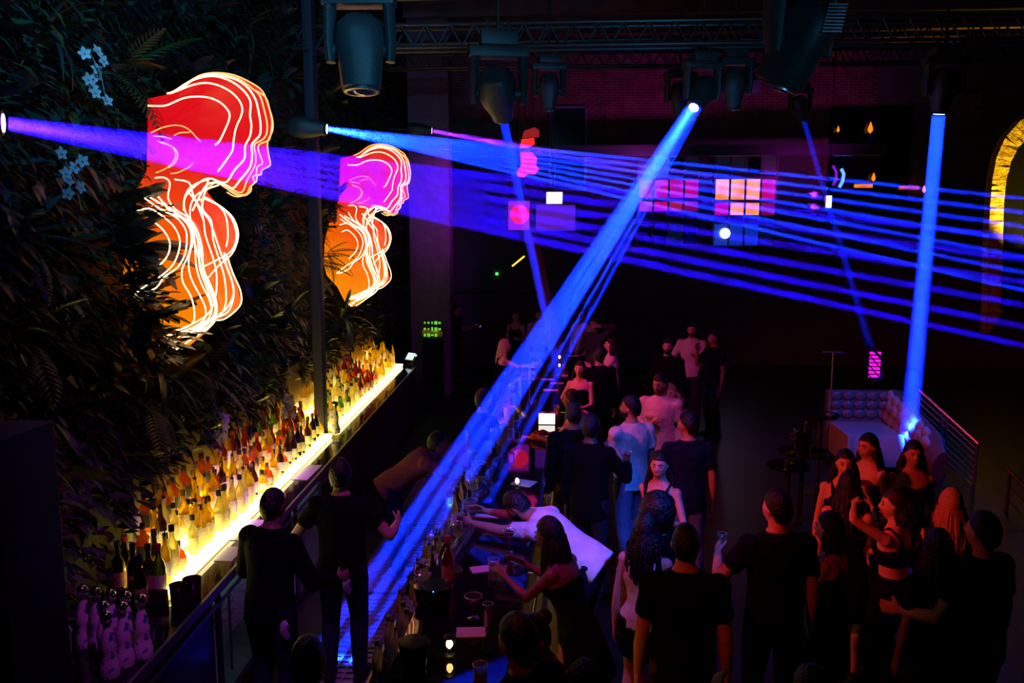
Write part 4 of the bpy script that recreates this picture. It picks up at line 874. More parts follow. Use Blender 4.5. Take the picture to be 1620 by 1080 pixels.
p = atz(709, 905, 1.25); put_bottle(6, (p.x, p.y, 1.121), '', 1.15, 'dark bottle with red neck and pale label at the bar edge', 'lone labelled bottle')
# ribbed cup sleeves
for i, (px, py) in enumerate(((726, 862), (741, 846))):
    p = atz(px, py, 1.16); t = thing('cup_stack', ['long blue-lit stack of nested cups, left of the pair on the bar edge', 'long blue-lit stack of nested cups, right of the pair on the bar edge'][i], 'cups', (p.x, p.y, 1.17)); d = Vector((.08, .5, .05))
    for j in range(14): a = d * (j / 14 - .5); MB().cyl(a, a + d * .05, .040, .045, 14).build('cup', glassy('cup_plastic', (.8, .8, .85), .3, .2, .5), t)
# dark bucket and caddies on the bar
for lb, px, py, w, h in (('round black bucket with a shining rim on the near bar', 690, 948, .20, .16), ('black caddy holding napkins near the bucket', 672, 935, .14, .1), ('black tub beside the near bar lamp', 655, 1040, .17, .16)):
    p = atz(px, py, 1.2); t = thing('bucket', lb, 'bucket', (min(p.x, -1.0), p.y, 1.121)); t.scale = (PS,) * 3; MB().lathe([(w * .4, 0), (w * .5, h), (w * .47, h), (w * .38, .01)], n=20).build('pail', M_bchrome, t); MB().lathe([(w * .5, h - .003), (w * .52, h), (w * .5, h + .004)], n=20).build('rim', mat('chrome', (.8, .8, .8), .06, 1), t)
for lb, px, py, g_ in (('white plastic jug on the bar under the slanting beam', 806, 660, 'clear'), ('white pouring jug lower on the bar under the beam', 795, 690, 'clear')):
    p = atz(px, py, 1.25); t = thing('jug', lb, 'jug', (p.x, p.y, 1.121)); t.scale = (PS,) * 3; MB().lathe([(.05, 0), (.055, .01), (.07, .2), (.075, .24), (.07, .24), (.05, .02)], n=18).build('body', mat('tub_white', (.6, .55, .6), .5), t); MB().tube([(.065, 0, .2), (.12, 0, .19), (.12, 0, .08), (.06, 0, .06)], .01, 7).build('handle', mat('tub_white', (.6, .55, .6), .5), t)
for i, (px, py) in enumerate(((823, 615), (838, 596))): 
    p = atz(px, py, 1.25); t = thing('bar_tap', ['chrome bar tap lit purple by the beam, nearer one', 'chrome bar tap lit purple by the beam, farther one'][i], 'tap', (p.x, p.y, 1.121)); t.scale = (PS,) * 3; MB().tube([(0, 0, 0), (0, 0, .25), (.02, 0, .31), (.08, 0, .30), (.09, 0, .24)], .014, 8).build('spout', M_steel, t); MB().cyl((0, 0, .3), (0, .0, .42), .012, .02).build('tap_handle', M_bchrome, t)

# ------------------------------------------------------------------ seating on the right
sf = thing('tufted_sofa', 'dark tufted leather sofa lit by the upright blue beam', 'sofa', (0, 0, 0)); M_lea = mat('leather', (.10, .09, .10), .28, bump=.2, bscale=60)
Ys = 15.9
def P3(px, py, z): v = atz(px, py, z); return v
sxa, sxb = 4.75, 6.05
MB().box(((sxa + sxb) / 2, 15.2, .18), (sxb - sxa, 1.1, .56), bevel=.05).build('seat', mat('leather_lit', (.30, .30, .34), .3, bump=.2, bscale=60), sf)  # seat leather lightened in its colour to look lit
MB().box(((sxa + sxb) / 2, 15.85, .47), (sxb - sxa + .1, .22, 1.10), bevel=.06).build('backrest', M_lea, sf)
def tufts(x0, x1, y, z0, z1, nx, nz, axis):
    for i in range(nx):
        for j in range(nz):
            u = (i + .5) / nx; c = (x0 + (x1 - x0) * u, y, z0 + (z1 - z0) * (j + .5) / nz) if axis == 'x' else (y, x0 + (x1 - x0) * u, z0 + (z1 - z0) * (j + .5) / nz)
            w = abs(x1 - x0) / nx * .56; h = abs(z1 - z0) / nz * .56
            MB().sphere(c, 1, 10, 6, (w, .06, h) if axis == 'x' else (.07, w, h)).build('tuft', M_lea, sf)
tufts(sxa, sxb, 15.74, .52, 1.02, 6, 3, 'x')
# right wing, rising towards the back and lit by the beam
MB().loft([((5.9, 15.9, .55), .16, .52, (1, 0, 0)), ((5.9, 15.0, .45), .17, .50, (1, 0, 0)), ((5.9, 13.9, .28), .17, .45, (1, 0, 0)), ((5.9, 13.7, .2), .12, .3, (1, 0, 0))], 14).build('armrest', M_lea, sf)
for i in range(7):
    for j in range(4):
        y = 13.95 + i * .27; a = -.7 + j * .55; h = .30 + .10 * (y - 13.9) / 2
        MB().sphere((5.9 - math.cos(a) * .15, y + (.13 if j % 2 else 0), .42 + .13 * (y - 13.9) + math.sin(a) * h * .95), 1, 10, 6, (.07, .14, .12)).build('tuft', mat('leather_lit', (.30, .30, .34), .3), sf)  # tufts coloured lighter to imitate the bright patches of the beam
for x, y in ((4.85, 14.8), (4.85, 15.6), (6.0, 14.1), (6.0, 15.8)): MB().cyl((x, y, ZF), (x, y, .08), .03).build('leg', M_dsteel, sf)
# stair with railing on the far right
def railing(label, P, posts, n, h0=.15, m=M_steel, r=.022):
    t = thing('stair_railing', label, 'railing', (0, 0, 0)); a, c = Vector(P[0]), Vector(P[1])
    MB().cyl(a, c, r * 1.3, n=8).build('handrail', m, t)
    for i in range(n):
        dz = -(i + 1) * (.85 / (n + 1)); MB().cyl(a + Vector((0, 0, dz)), c + Vector((0, 0, dz)), r * .5, n=6).build('rail', m, t)
    for f in posts: p = a.lerp(c, f); MB().cyl(p, Vector((p.x, p.y, ZF)), r * 1.2, n=8).build('post', m, t)
    return t
railing('blue-lit metal stair railing sloping down beside the sofa', (aty(1453, 616, 15.0), aty(1548, 702, 14.2)), (.02, .42, .50, .98), 7)
railing('dark metal stair railing against the magenta glow', (aty(1362, 530, 19), aty(1402, 576, 18.6)), (.3, .95), 3, m=M_bchrome)
railing('faint railing at the right edge of the room', (aty(1592, 740, 13), aty(1650, 800, 12.6)), (.1, .9), 3, m=M_dsteel)
o = MB().box((0, 0, 0), (.22, .06, .42), bevel=.01).build('louvre_light', None); bpy.data.objects.remove(o)
t = thing('louvred_light', 'magenta louvred light glowing behind the dark stair railing', 'light', aty(1384, 576, 20)); 
MB().box((0, .06, 0), (.26, .05, .66)).build('box', M_dsteel, t, smooth=False); MB().cyl((0, .07, ZF - t.location.z), (0, .07, -.3), .02).build('post', M_dsteel, t)
for j in range(7): MB().box((.0, 0, -.28 + j * .09), (.24, .05, .055)).build('slat', glow('magenta_slat', (.9, .01, .75), 1.2), t, smooth=False)
# high tables, stand, buckets
def high_table(label, x, y, h=1.05, r=.3):
    t = thing('high_table', label, 'table', (x, y, ZF)); h -= ZF; MB().cyl((0, 0, h - .03), (0, 0, h), r, n=28).build('table_top', M_bchrome, t); MB().cyl((0, 0, .02), (0, 0, h - .03), .035).build('pole', M_dsteel, t); MB().lathe([(.24, 0), (.24, .012), (.04, .04)], n=24).build('base', M_dsteel, t); return t
p = atz(1298, 655, 1.05); high_table('small round high table under the T-shaped pole', p.x, p.y)
t = thing('pole_stand', 'thin upright pole with a short crossbar rising from the high table', 'stand', (p.x + .15, p.y, 1.05)); MB().cyl((0, 0, 0), (0, 0, 1.0), .014).build('pole', M_steel, t); MB().box((0, 0, 1.0), (.34, .04, .02)).build('crossbar', M_steel, t); MB().lathe([(.08, 0), (.08, .01), (.02, .02)]).build('base', M_steel, t)
p = atz(1270, 712, .75); high_table('low dark table carrying the shining ice bucket', p.x, p.y, .74, .35)
t = thing('ice_bucket', 'shiny steel ice bucket with vertical blue highlights', 'bucket', (p.x, p.y, .741)); MB().lathe([(.10, 0), (.11, .01), (.14, .30), (.15, .31), (.135, .30), (.10, .02)], n=24).build('pail', mat('chrome', (.8, .8, .8), .06, 1), t)
for s_ in (-1, 1): MB().tube([(s_ * .14, 0, .26), (s_ * .19, 0, .25), (s_ * .19, 0, .18), (s_ * .125, 0, .17)], .01, 7).build('handle', M_steel, t)
t = thing('spirit_bottle_bucket', 'bottle neck standing in the steel ice bucket', 'bottle', (p.x + .03, p.y, .85)); MB().lathe(SH['wine'][0], n=12).build('glass_body', GL['olive'], t); MB().cyl((0, 0, .30), (0, 0, .33), .018).build('cap', M_cap['gold'], t)
p = atz(1247, 735, .6); t = thing('glass_pitcher', 'glass pitcher glinting left of the ice bucket', 'pitcher', (p.x, p.y, .6)); MB().lathe([(.05, 0), (.07, .05), (.05, .16), (.06, .20)], n=16, cap1=False).build('body', M_thin, t)
high_table('low round table under the glass pitcher', p.x, p.y, .598, .3)
p = atz(1388, 848, uz(1.05)); high_table('high table crowded with drinks amid the group on the right', p.x, p.y, 1.05, .40)
for i, (dx, dy) in enumerate(((-.2, -.1), (.0, .05), (.18, -.05), (.1, .2), (-.12, .18), (-.02, -.2))): glass(['rocks', 'high', 'coupe'][i % 3], 'blue-glinting drink glass on the high table amid the right-hand group', (p.x + dx, p.y + dy, 1.051), 'drinks on the high table amid the right-hand group', liquid='clear')
# green lit tap display far left, far shelf
t = thing('bottle_cooler', 'small cooler of green-lit bottles beside the purple pillar', 'cooler', aty(684, 522, 20.3)); MB().box((0, .15, (ZF - t.location.z) / 2 - .5), (.5, .3, .30 - ZF + t.location.z + .7)).build('case', M_bchrome, t, smooth=False)
rr_ = random.Random(4)
for i in range(14): MB().box((-.18 + .09 * (i % 5), -.02, .18 - .15 * (i // 5)), (rr_.uniform(.03, .07), .03, rr_.uniform(.03, .09))).build('lit_item', glow('green_item', (.12, .75, .03), .9), t, smooth=False)
o = MB().box((0, 0, 0), (2.6, .25, .06)).build('far_shelf', M_dwood, smooth=False); o.location = aty(790, 458, YF - .13); tag(o, 'dim brown shelf on the far left wall under the yellow tube', 'shelf')
# ------------------------------------------------------------------ people
def remesh(name, mb, voxel, mats, smooth_it=3):
    me0 = mb.mesh('tmp', None, smooth=False)
    o = bpy.data.objects.new('tmp', me0); COL.objects.link(o)
    m = o.modifiers.new('r', 'REMESH'); m.mode = 'VOXEL'; m.voxel_size = voxel; m.use_smooth_shade = True
    if smooth_it:
        sm = o.modifiers.new('s', 'SMOOTH'); sm.factor = .5; sm.iterations = smooth_it
    dg = bpy.context.evaluated_depsgraph_get(); dg.update()
    me = bpy.data.meshes.new_from_object(o.evaluated_get(dg)); me.name = name
    bpy.data.objects.remove(o); bpy.data.meshes.remove(me0)
    me.materials.clear()
    for x in mats: me.materials.append(x)
    me.polygons.foreach_set('use_smooth', [True] * len(me.polygons))
    return me
def head_mb(mb, c, M, s=1.0, female=False):
    """head about c, M = 3x3 frame (x right, y forward, z up)"""
    n, m = 28, 22; R = []
    def dv(th, ph):
        x, y, z = math.sin(th) * math.cos(ph), math.sin(th) * math.sin(ph), math.cos(th)
        X, Y, Z = x * .074, y * .094, z * .118
        front = max(0, y)
        if Z < 0:                                    # cheeks and jaw narrow towards the chin
            k = -Z / .118; X *= 1 - .42 * k ** 1.5; Y = Y * (1 - .18 * k) + (.018 * k)
            if y < 0: Y *= 1 - .35 * k
        else: X *= 1 + .05 * Z / .118; Y += -.006
        if front > 0:
            g = lambda zz, xx, sz, sx: math.exp(-((Z - zz) / sz) ** 2 - ((X - xx) / sx) ** 2)
            Y += .026 * g(-.022, 0, .016, .011) * front + .014 * g(.004, 0, .022, .009) * front   # nose
            Y -= .013 * (g(.008, .031, .013, .015) + g(.008, -.031, .013, .015)) * front          # eye sockets
            Y += .006 * g(.03, 0, .010, .045) * front                                            # brow
            Y += .008 * g(-.060, 0, .010, .020) * front - .004 * g(-.075, 0, .006, .025) * front  # mouth
            Y += .010 * g(-.098, 0, .014, .018) * front                                          # chin
            Y += .004 * (g(-.02, .04, .018, .014) + g(-.02, -.04, .018, .014)) * front
        return Vector((X, Y, Z)) * s
    for j in range(1, m):
        th = PI - PI * j / m
        R.append([mb.bm.verts.new(c + M @ dv(th, 2 * PI * i / n)) for i in range(n)])
    b = mb.bm.verts.new(c + M @ dv(PI, 0)); t = mb.bm.verts.new(c + M @ dv(0, 0))
    mb.skinrings(R, False, False)
    for i in range(n): mb._f((b, R[0][(i + 1) % n], R[0][i])); mb._f((t, R[-1][i], R[-1][(i + 1) % n]))
    for sx in (-1, 1):
        mb.sphere(c + M @ Vector((sx * .076 * s, -.006 * s, -.004 * s)), .03 * s, 10, 7, (.30, .55, 1), M)
    return dv
def hand_mb(mb, wrist, d, palm_n, side, curl, s=1.0):
    """wrist point, d = pointing direction, palm_n = palm normal; side +1 right hand; curl 0..1"""
    d = d.normalized(); pn = (palm_n - d * palm_n.dot(d)).normalized(); ac = d.cross(pn).normalized() * side
    L = .09 * s
    mb.loft([(wrist - d * .015, .026 * s, .019 * s, ac), (wrist + d * L * .4, .036 * s, .016 * s, ac), (wrist + d * L, .040 * s, .014 * s, ac)], 10)
    for k, (off, ln) in enumerate(((.031, .078), (.011, .088), (-.010, .082), (-.030, .064))):
        p = wrist + d * L * .93 + ac * off * s; ang = curl * (.55 + .05 * k); dd = d.copy() + ac * off * 1.2; dd.normalize()
        pts = [p - d * .02]; r = .0105 * s
        for j, f in enumerate((.45, .32, .23)):
            q = Matrix.Rotation(-ang * (1, 1.2, .8)[j], 3, ac * side) if True else None
            c1 = math.cos(ang * (1, 1.2, .8)[j]); s1 = math.sin(ang * (1, 1.2, .8)[j])
            nd = (dd * c1 + pn * s1); pn2 = (pn * c1 - dd * s1)
            p = p + nd * ln * f * s; pts.append(p); dd = nd
            pn_, pn = pn, pn2
        pn = (palm_n - d * palm_n.dot(d)).normalized()
        mb.tube(pts, r, 7, r * .78)
    p = wrist + d * .02 * s + ac * .026 * s
    t1 = p + (d * .6 + ac * .62 + pn * .35 * (1 + curl)).normalized() * .045 * s
    t2 = t1 + (d * .85 + ac * .25 + pn * .5 * (.4 + curl)).normalized() * .034 * s
    mb.tube([p - d * .01, t1, t2], .0125 * s, 7, .009 * s)
def ik(a, t, l1, l2, pole):
    v = t - a; dist = min(v.length, (l1 + l2) * .995); dist = max(dist, abs(l1 - l2) * 1.05 + .02); u = v.normalized(); t2 = a + u * dist
    x = (l1 * l1 - l2 * l2 + dist * dist) / (2 * dist); h = math.sqrt(max(0, l1 * l1 - x * x))
    p = (pole - u * pole.dot(u)); p = p.normalized() if p.length > 1e-4 else u.orthogonal().normalized()
    return a + u * x + p * h, t2
HANDS = {}
SKINS = {'light': (.62, .36, .26), 'tan': (.42, .22, .14), 'brown': (.22, .11, .07), 'dark': (.10, .05, .035)}
def skin(k): return mat('skin_' + k, SKINS[k], .45, sub=0.0, bump=.1, bscale=60)
def cloth(name, col, rough=.9): return mat('cloth_' + name, col, rough, spec=.12, bump=.5, bscale=18, var=.15, vscale=9)
HAIRC = {'black': (.003, .0026, .0026), 'brown': (.02, .011, .007), 'blonde': (.45, .27, .12), 'red': (.2, .06, .03)}
def person(label, loc, face=0.0, h=1.75, female=False, skin_k='tan', hair='black', hairstyle='short', top=('tee', (.02, .02, .02)),
           bottom=('trousers', (.02, .02, .03)), lh=None, rh=None, lean=0.0, headyaw=0.0, headpitch=0.0, stride=.0, curl=.35, voxel=.0095,
           palm=None, heel=False, group=None, leanx=0.0, beard=False, lpole=None, rpole=None, tilt=0.0):
    """hands lh/rh: wrist targets in local metres (x right, y forward, z up)"""
    k = h / 1.75; V = Vector
    root = thing('person', label, 'person', (loc[0], loc[1], ZF), face, group); root.scale = (PS,) * 3
    hipz = .93 * k; sw = (.150 if female else .178) * k; hw = (.088 if female else .085) * k
    pel = V((0, -math.sin(lean) * .12, hipz))
    ax = (V((math.sin(leanx), math.sin(lean), math.cos(lean)))).normalized()
    T = Matrix.Rotation(-lean, 3, 'X') @ Matrix.Rotation(leanx, 3, 'Y')
    def up(f, y=0, x=0): return pel + T @ V((x, y, f * k))
    chest = up(.30); neckb = up(.525, -.005); shz = .440
    nl = .062 * k
    neck_t = neckb + T @ V((0, .018, nl)) if lean < .5 else neckb + (T @ V((0, .03, nl)))
    HM = Matrix.Rotation(headyaw, 3, 'Z') @ Matrix.Rotation(-lean * .55, 3, 'X') @ Matrix.Rotation(-headpitch, 3, 'X') @ Matrix.Rotation(tilt, 3, 'Y')
    hs = (.97 if female else 1.0) * (.6 + .4 * k)
    hc = neck_t + HM @ V((0, .012, .085 * hs))
    b = MB()
    # torso
    wv = .82 if female else 1.0
    tors = [(up(-.10), .115 * k, .10 * k), (up(-.04), (.168 if female else .158) * k, .118 * k), (up(.04), (.172 if female else .16) * k, .115 * k), (up(.14), .138 * k * wv, .098 * k),
            (up(.22, .004), .145 * k * wv, .10 * k), (up(.32, .008), .165 * k * (.93 if female else 1), (.118 if female else .115) * k), (up(.41, .004), .178 * k * (.92 if female else 1), .108 * k), (up(.465), .168 * k * (.9 if female else 1), .085 * k),
            (up(.495), .125 * k, .07 * k), (up(.525), .082 * k, .062 * k), (up(.55), .058 * k, .057 * k)]
    b.loft(tors, 18)
    if female:
        for sx in (-1, 1): b.sphere(up(.335, .075 * k, sx * .068 * k), .058 * k, 10, 8)
    b.loft([(up(.50, -.004), .062 * k, .060 * k), (neck_t, .054 * k, .056 * k), (neck_t + HM @ V((0, .0, .05)), .052 * k, .055 * k)], 12)
    head_mb(b, hc, HM, hs, female)
    joints = {}
    for sx, tgt, pole in ((-1, lh, lpole), (1, rh, rpole)):
        sh = up(shz, -.004, sx * sw)
        l1, l2 = .29 * k, .255 * k
        if tgt is None: t = sh + V((sx * .07, .03, -.535 * k))
        else: t = V(tgt) if True else None
        el, wr = ik(sh, t, l1, l2, V(pole) if pole else V((sx * .45, -.9, -.55)))
        r = (.8 if female else 1.0) * k
        m1 = sh.lerp(el, .35); m2 = el.lerp(wr, .3)
        inn = up(shz - .01, 0, sx * sw * .55)
        b.sphere(sh, .062 * r, 12, 8)
        b.loft([(inn, .045 * r, .055 * r), (sh.lerp(el, .08), .054 * r, .058 * r), (m1, .049 * r, .052 * r), (sh.lerp(el, .75), .041 * r, .043 * r), (el, .038 * r, .040 * r)], 12)
        b.loft([(el.lerp(sh, .06), .038 * r, .039 * r), (m2, .041 * r, .040 * r), (el.lerp(wr, .7), .031 * r, .030 * r), (wr, .026 * r, .022 * r)], 12)
        b.sphere(el, .038 * r, 10, 7)
        fd = (wr - el).normalized()
        pn = V(palm) if palm else V((-sx, .2, -.25))
        hand_mb(b, wr, fd, pn, -sx if False else sx, curl, (.88 if female else 1.0) * k)
        joints[sx] = (sh, el, wr, inn); HANDS.setdefault(root.name, {})[sx] = wr + fd * .085 * k + pn.normalized() * .035
    legs = {}
    for sx in (-1, 1):
        hp = pel + V((sx * hw, 0, -.02 * k)); st = stride * sx
        an = V((sx * (hw + .03 * k) , st - .03, (.105 if heel else .075) * k)); kn, _ = ik(hp, an, .432 * k, .412 * k, V((sx * .12, 1, 0)))
        r = (.98 if female else 1.0) * k
        b.loft([(hp + V((0, 0, .05)), .085 * r, .095 * r), (hp.lerp(kn, .25), .086 * r, .092 * r), (hp.lerp(kn, .7), .064 * r, .068 * r), (kn, .053 * r, .056 * r)], 14)
        b.loft([(kn.lerp(hp, .05), .053 * r, .055 * r), (kn.lerp(an, .12), .052 * r, .054 * r), (kn.lerp(an, .32) + V((0, -.012, 0)), .054 * r, .060 * r), (kn.lerp(an, .7), .037 * r, .041 * r), (an, .033 * r, .036 * r)], 14)
        toe = an + V((sx * .03, .17 * k, -(.075 if heel else .045) * k))
        b.loft([(an + V((0, -.045 * k, -.035 * k)), .030 * r, .03 * r), (an + V((0, 0, -.025 * k)), .036 * r, .034 * r), (an.lerp(toe, .6) + V((0, 0, -.012)), .042 * r, .022 * r), (toe, .034 * r, .016 * r)], 10)
        legs[sx] = (hp, kn, an, toe)
    body = obj('body', remesh('body', b, voxel, [skin(skin_k)], 2), root)
    # face
    if voxel < .012:
        for sx in (-1, 1):
            ey = MB().sphere(hc + HM @ (V((sx * .030, .0735, .007)) * hs), .0115 * hs, 8, 6).build('eye', mat('eye_white', (.30, .28, .27), .3), root)
            MB().sphere(hc + HM @ (V((sx * .030, .0815, .007)) * hs), .0058 * hs, 8, 6).build('iris', mat('eye_dark', (.01, .006, .004), .15), ey)
            MB().tube([hc + HM @ (V((sx * x, y, z)) * hs) for x, y, z in ((.012, .092, .024), (.028, .089, .030), (.045, .078, .026))], .0035 * hs, 5).build('eyebrow', mat('hair_' + hair, HAIRC[hair], .38, bump=.6, bscale=70), root)
        e = MB(); e.tube([hc + HM @ (V((x, .098 - abs(x) * .45, -.059)) * hs) for x in (-.024, -.012, 0, .012, .024)], .0055 * hs, 6)
        e.build('lips', mat('lips', (.35, .08, .07) if female else (.3, .12, .09), .4), root)
    # hair
    hm = mat('hair_' + hair, HAIRC[hair], .5, bump=.6, bscale=70, spec=.2)
    e = MB(); hp_ = lambda x, y, z: hc + HM @ (V((x, y, z)) * hs)
    def cap(scale=1.06, front=.055, low=-.03, vol=0):
        n, m = 24, 14; R = []
        for j in range(m + 1):
            row = []
            for i in range(n):
                a = 2 * PI * i / n; y = math.sin(a)
                # hairline: lower at the back, high on the forehead
                zl = low - .045 if y < -.3 else (low + (front - low) * max(0, min(1, (y + .3) / 1.0)))
                tmax = math.acos(max(-1, min(1, zl / .118))); th = tmax * j / m + .001
                X, Y, Z = math.sin(th) * math.cos(a) * .074, math.sin(th) * math.sin(a) * .094 - .008, math.cos(th) * .118
                nn = 1 + vol * (.5 + .5 * noise.noise(V((X * 40, Y * 40, Z * 40))))
                row.append(e.bm.verts.new(hp_(X * (scale + .04) * nn, Y * scale * nn, Z * scale * nn + .002)))
            R.append(row)
        R2 = [[e.bm.verts.new(v.co + (hc - v.co) * .14) for v in R[-1]]]
        e.skinrings(R + R2, True, True)
    if hairstyle == 'short': cap(1.09, .06, -.02, .05)
    elif hairstyle == 'crop': cap(1.045, .065, -.02, .0)
    elif hairstyle == 'cap':
        cap(1.10, .045, .01, 0); e.loft([(hp_(0, .07, .045), .07 * hs, .008, HM @ V((1, 0, 0))), (hp_(0, .12, .035), .068 * hs, .006, HM @ V((1, 0, 0))), (hp_(0, .16, .02), .04 * hs, .004, HM @ V((1, 0, 0)))], 12)
    elif hairstyle == 'bun':
        cap(1.07, .06, -.03, .02); e.sphere(hp_(0, -.105, .05), .045 * hs, 12, 9)
    elif hairstyle == 'afro':
        e.sphere(hp_(0, -.04, .02), .132 * hs, 22, 16, (1, .9, 1.12), HM)
        for v in e.bm.verts: v.co += (v.co - hc).normalized() * .022 * noise.noise(v.co * 28)
    else:                                                   # long / ponytail
        cap(1.10, .058, -.03, .05)
        rnd = random.Random(label)
        ln = {'long': .34, 'verylong': .48, 'bob': .12, 'ponytail': .30}[hairstyle]
        nst = 26 if hairstyle != 'ponytail' else 9
        for i in range(nst):
            if hairstyle == 'ponytail': a = PI * 1.5 + rnd.uniform(-.2, .2); x0, y0 = .02 * math.cos(i), -.1; z0 = .04
            else: a = PI * (.98 + 1.04 * i / (nst - 1)); x0, y0 = .079 * math.cos(a), .09 * math.sin(a) - .01; z0 = -.01
            out = V((math.cos(a), math.sin(a), 0)); P = [hp_(x0, y0, z0)]
            back = HM @ out; back.z = 0
            for t in (.25, .5, .75, 1):
                p = P[0] + back * (.045 * math.sin(t * 2.2) + rnd.uniform(-.006, .006)) + V((rnd.uniform(-.012, .012), -.012 * t, -ln * k * t * rnd.uniform(.9, 1.05)))
                P.append(p)
            e.tube(P, .021 * hs, 6, .007)
    e.build('hair', hm, root, angle=80)
    if beard:
        e = MB(); n = 14; R = []
        for z, f in ((-.04, 1.0), (-.075, 1.03), (-.105, 1.06), (-.122, .8)):
            kk = max(0, -z / .118); row = []
            for i in range(n + 1):
                a = PI * (-.02 + 1.04 * i / n); X = math.cos(a) * .076 * math.sqrt(max(.02, 1 - (z / .128) ** 2)) * (1 - .42 * kk ** 1.5) * f * 1.1
                Y = (math.sin(a) * .098 * math.sqrt(max(.02, 1 - (z / .128) ** 2)) * (1 - .18 * kk) + .020 * kk + .004) * f
                row.append(e.bm.verts.new(hp_(X, Y, z)))
            R.append(row)
        for a_, b_ in zip(R, R[1:]):
            for i in range(n): e._f((a_[i], a_[i + 1], b_[i + 1], b_[i]))
        e.build('beard', hm, root)
    # clothes
    kind, ccol = top[0], top[1]; cm = cloth('%s_%d_%d_%d' % ((kind,) + tuple(int(c * 255) for c in ccol)), ccol)
    g = .014 * k
    c = MB()
    if kind in ('tee', 'shirt', 'jacket', 'polo', 'longsleeve'):
        gg = g * (1.6 if kind != 'polo' else 1.3); hem = -.10 if kind != 'jacket' else -.16
        c.loft([(up(hem), .175 * k + g, .13 * k + g)] + [(q[0], max(q[1] + gg, .158 * k + gg * .8 if not female else q[1] + gg), q[2] + gg) for q in tors[1:8]] + [(up(.512), .115 * k, .078 * k), (up(.535), .078 * k, .072 * k)], 18)
        sl = .62 if kind in ('tee', 'polo') else 1
        for sx in (-1, 1):
            sh, el, wr, inn = joints[sx]; r = (.84 if female else 1.0) * k
            c.sphere(sh, .078 * r, 12, 8)
            c.loft([(inn, .055 * r, .066 * r), (sh.lerp(el, .08), .070 * r, .073 * r), (sh.lerp(el, .4), .066 * r, .068 * r), (sh.lerp(el, sl), .064 * r if sl < 1 else .055 * r, .066 * r if sl < 1 else .056 * r)], 12)
            if sl == 1: c.loft([(el.lerp(sh, .08), .056 * r, .057 * r), (el.lerp(wr, .3), .055 * r, .054 * r), (el.lerp(wr, .93), .040 * r, .038 * r)], 12); c.sphere(el, .055 * r, 10, 7)
        nm = {'tee': 't_shirt', 'shirt': 'shirt', 'jacket': 'jacket', 'polo': 't_shirt', 'longsleeve': 'sweater'}[kind]
    elif kind in ('tank', 'crop', 'tube'):
        lo_, hi_ = {'tank': (1, 6), 'crop': (4, 6), 'tube': (1, 6)}[kind]
        c.loft([(q[0], q[1] + g * .8, q[2] + g * .8) for q in tors[lo_:hi_]] + [(up(.385), .15 * k, .112 * k)], 18)
        if female:
            for sx in (-1, 1): c.sphere(up(.335, .078 * k, sx * .068 * k), .065 * k, 10, 8)
        if kind != 'tube':
            for sx in (-1, 1): c.tube([up(.37, .115 * k, sx * .085 * k), up(.46, .085 * k, sx * .095 * k), up(.515, 0, sx * .10 * k), up(.46, -.088 * k, sx * .09 * k), up(.37, -.105 * k, sx * .08 * k)], .017, 6)
        nm = {'tank': 'tank_top', 'crop': 'crop_top', 'tube': 'strapless_top'}[kind]
    elif kind == 'dress':
        c.loft([(up(-.38, .01), .215 * k, .175 * k), (up(-.2, .01), .205 * k, .165 * k), (up(-.1), .195 * k, .15 * k)] + [(q[0], q[1] + g, q[2] + g) for q in tors[1:6]] + [(up(.385), .15 * k, .112 * k)], 18)
        for sx in (-1, 1): c.sphere(up(.335, .078 * k, sx * .068 * k), .065 * k, 10, 8)
        for sx in (-1, 1): c.tube([up(.37, .115 * k, sx * .085 * k), up(.46, .085 * k, sx * .095 * k), up(.515, 0, sx * .10 * k), up(.46, -.088 * k, sx * .09 * k), up(.37, -.105 * k, sx * .08 * k)], .012, 6)
        nm = 'dress'
    if kind != 'none':
        for v in c.bm.verts: v.co += V((1, 1, .3)) * 0
        obj(nm, remesh(nm, c, .0145, [cm], 2), root)
    if bottom and kind != 'dress':
        bk, bcol = bottom; bmat_ = cloth('%s_%d_%d_%d' % ((bk,) + tuple(int(q * 255) for q in bcol)), bcol)
        c = MB()
        if bk == 'skirt':
            c.loft([(up(-.34, .01), .215 * k, .175 * k), (up(-.12), .20 * k, .155 * k), (up(.0), .185 * k, .135 * k), (up(.09), .16 * k, .118 * k)], 18)
        else:
            c.loft([(up(-.11), .13 * k, .115 * k)] + [(q[0], q[1] + g * .7, q[2] + g * .7) for q in tors[1:4]], 18)
            f2 = 1.0 if bk == 'trousers' else .0
            for sx in (-1, 1):
                hp, kn, an, toe = legs[sx]; r = k
                if bk == 'shorts': c.loft([(hp + V((0, 0, .05)), .1 * r, .11 * r), (hp.lerp(kn, .3), .104 * r, .108 * r), (hp.lerp(kn, .62), .098 * r, .102 * r)], 14)
                else:
                    c.loft([(hp + V((0, 0, .05)), .098 * r, .108 * r), (hp.lerp(kn, .25), .099 * r, .105 * r), (hp.lerp(kn, .7), .08 * r, .084 * r), (kn, .070 * r, .073 * r)], 14)
                    c.loft([(kn.lerp(hp, .06), .070 * r, .073 * r), (kn.lerp(an, .35) + V((0, -.01, 0)), .068 * r, .073 * r), (kn.lerp(an, .75), .058 * r, .062 * r), (an + V((0, .005, -.01)), .058 * r, .066 * r)], 14)
        nm = {'trousers': 'trousers', 'skirt': 'skirt', 'shorts': 'shorts'}[bk]
        obj(nm, remesh(nm, c, .0155, [bmat_], 2), root)
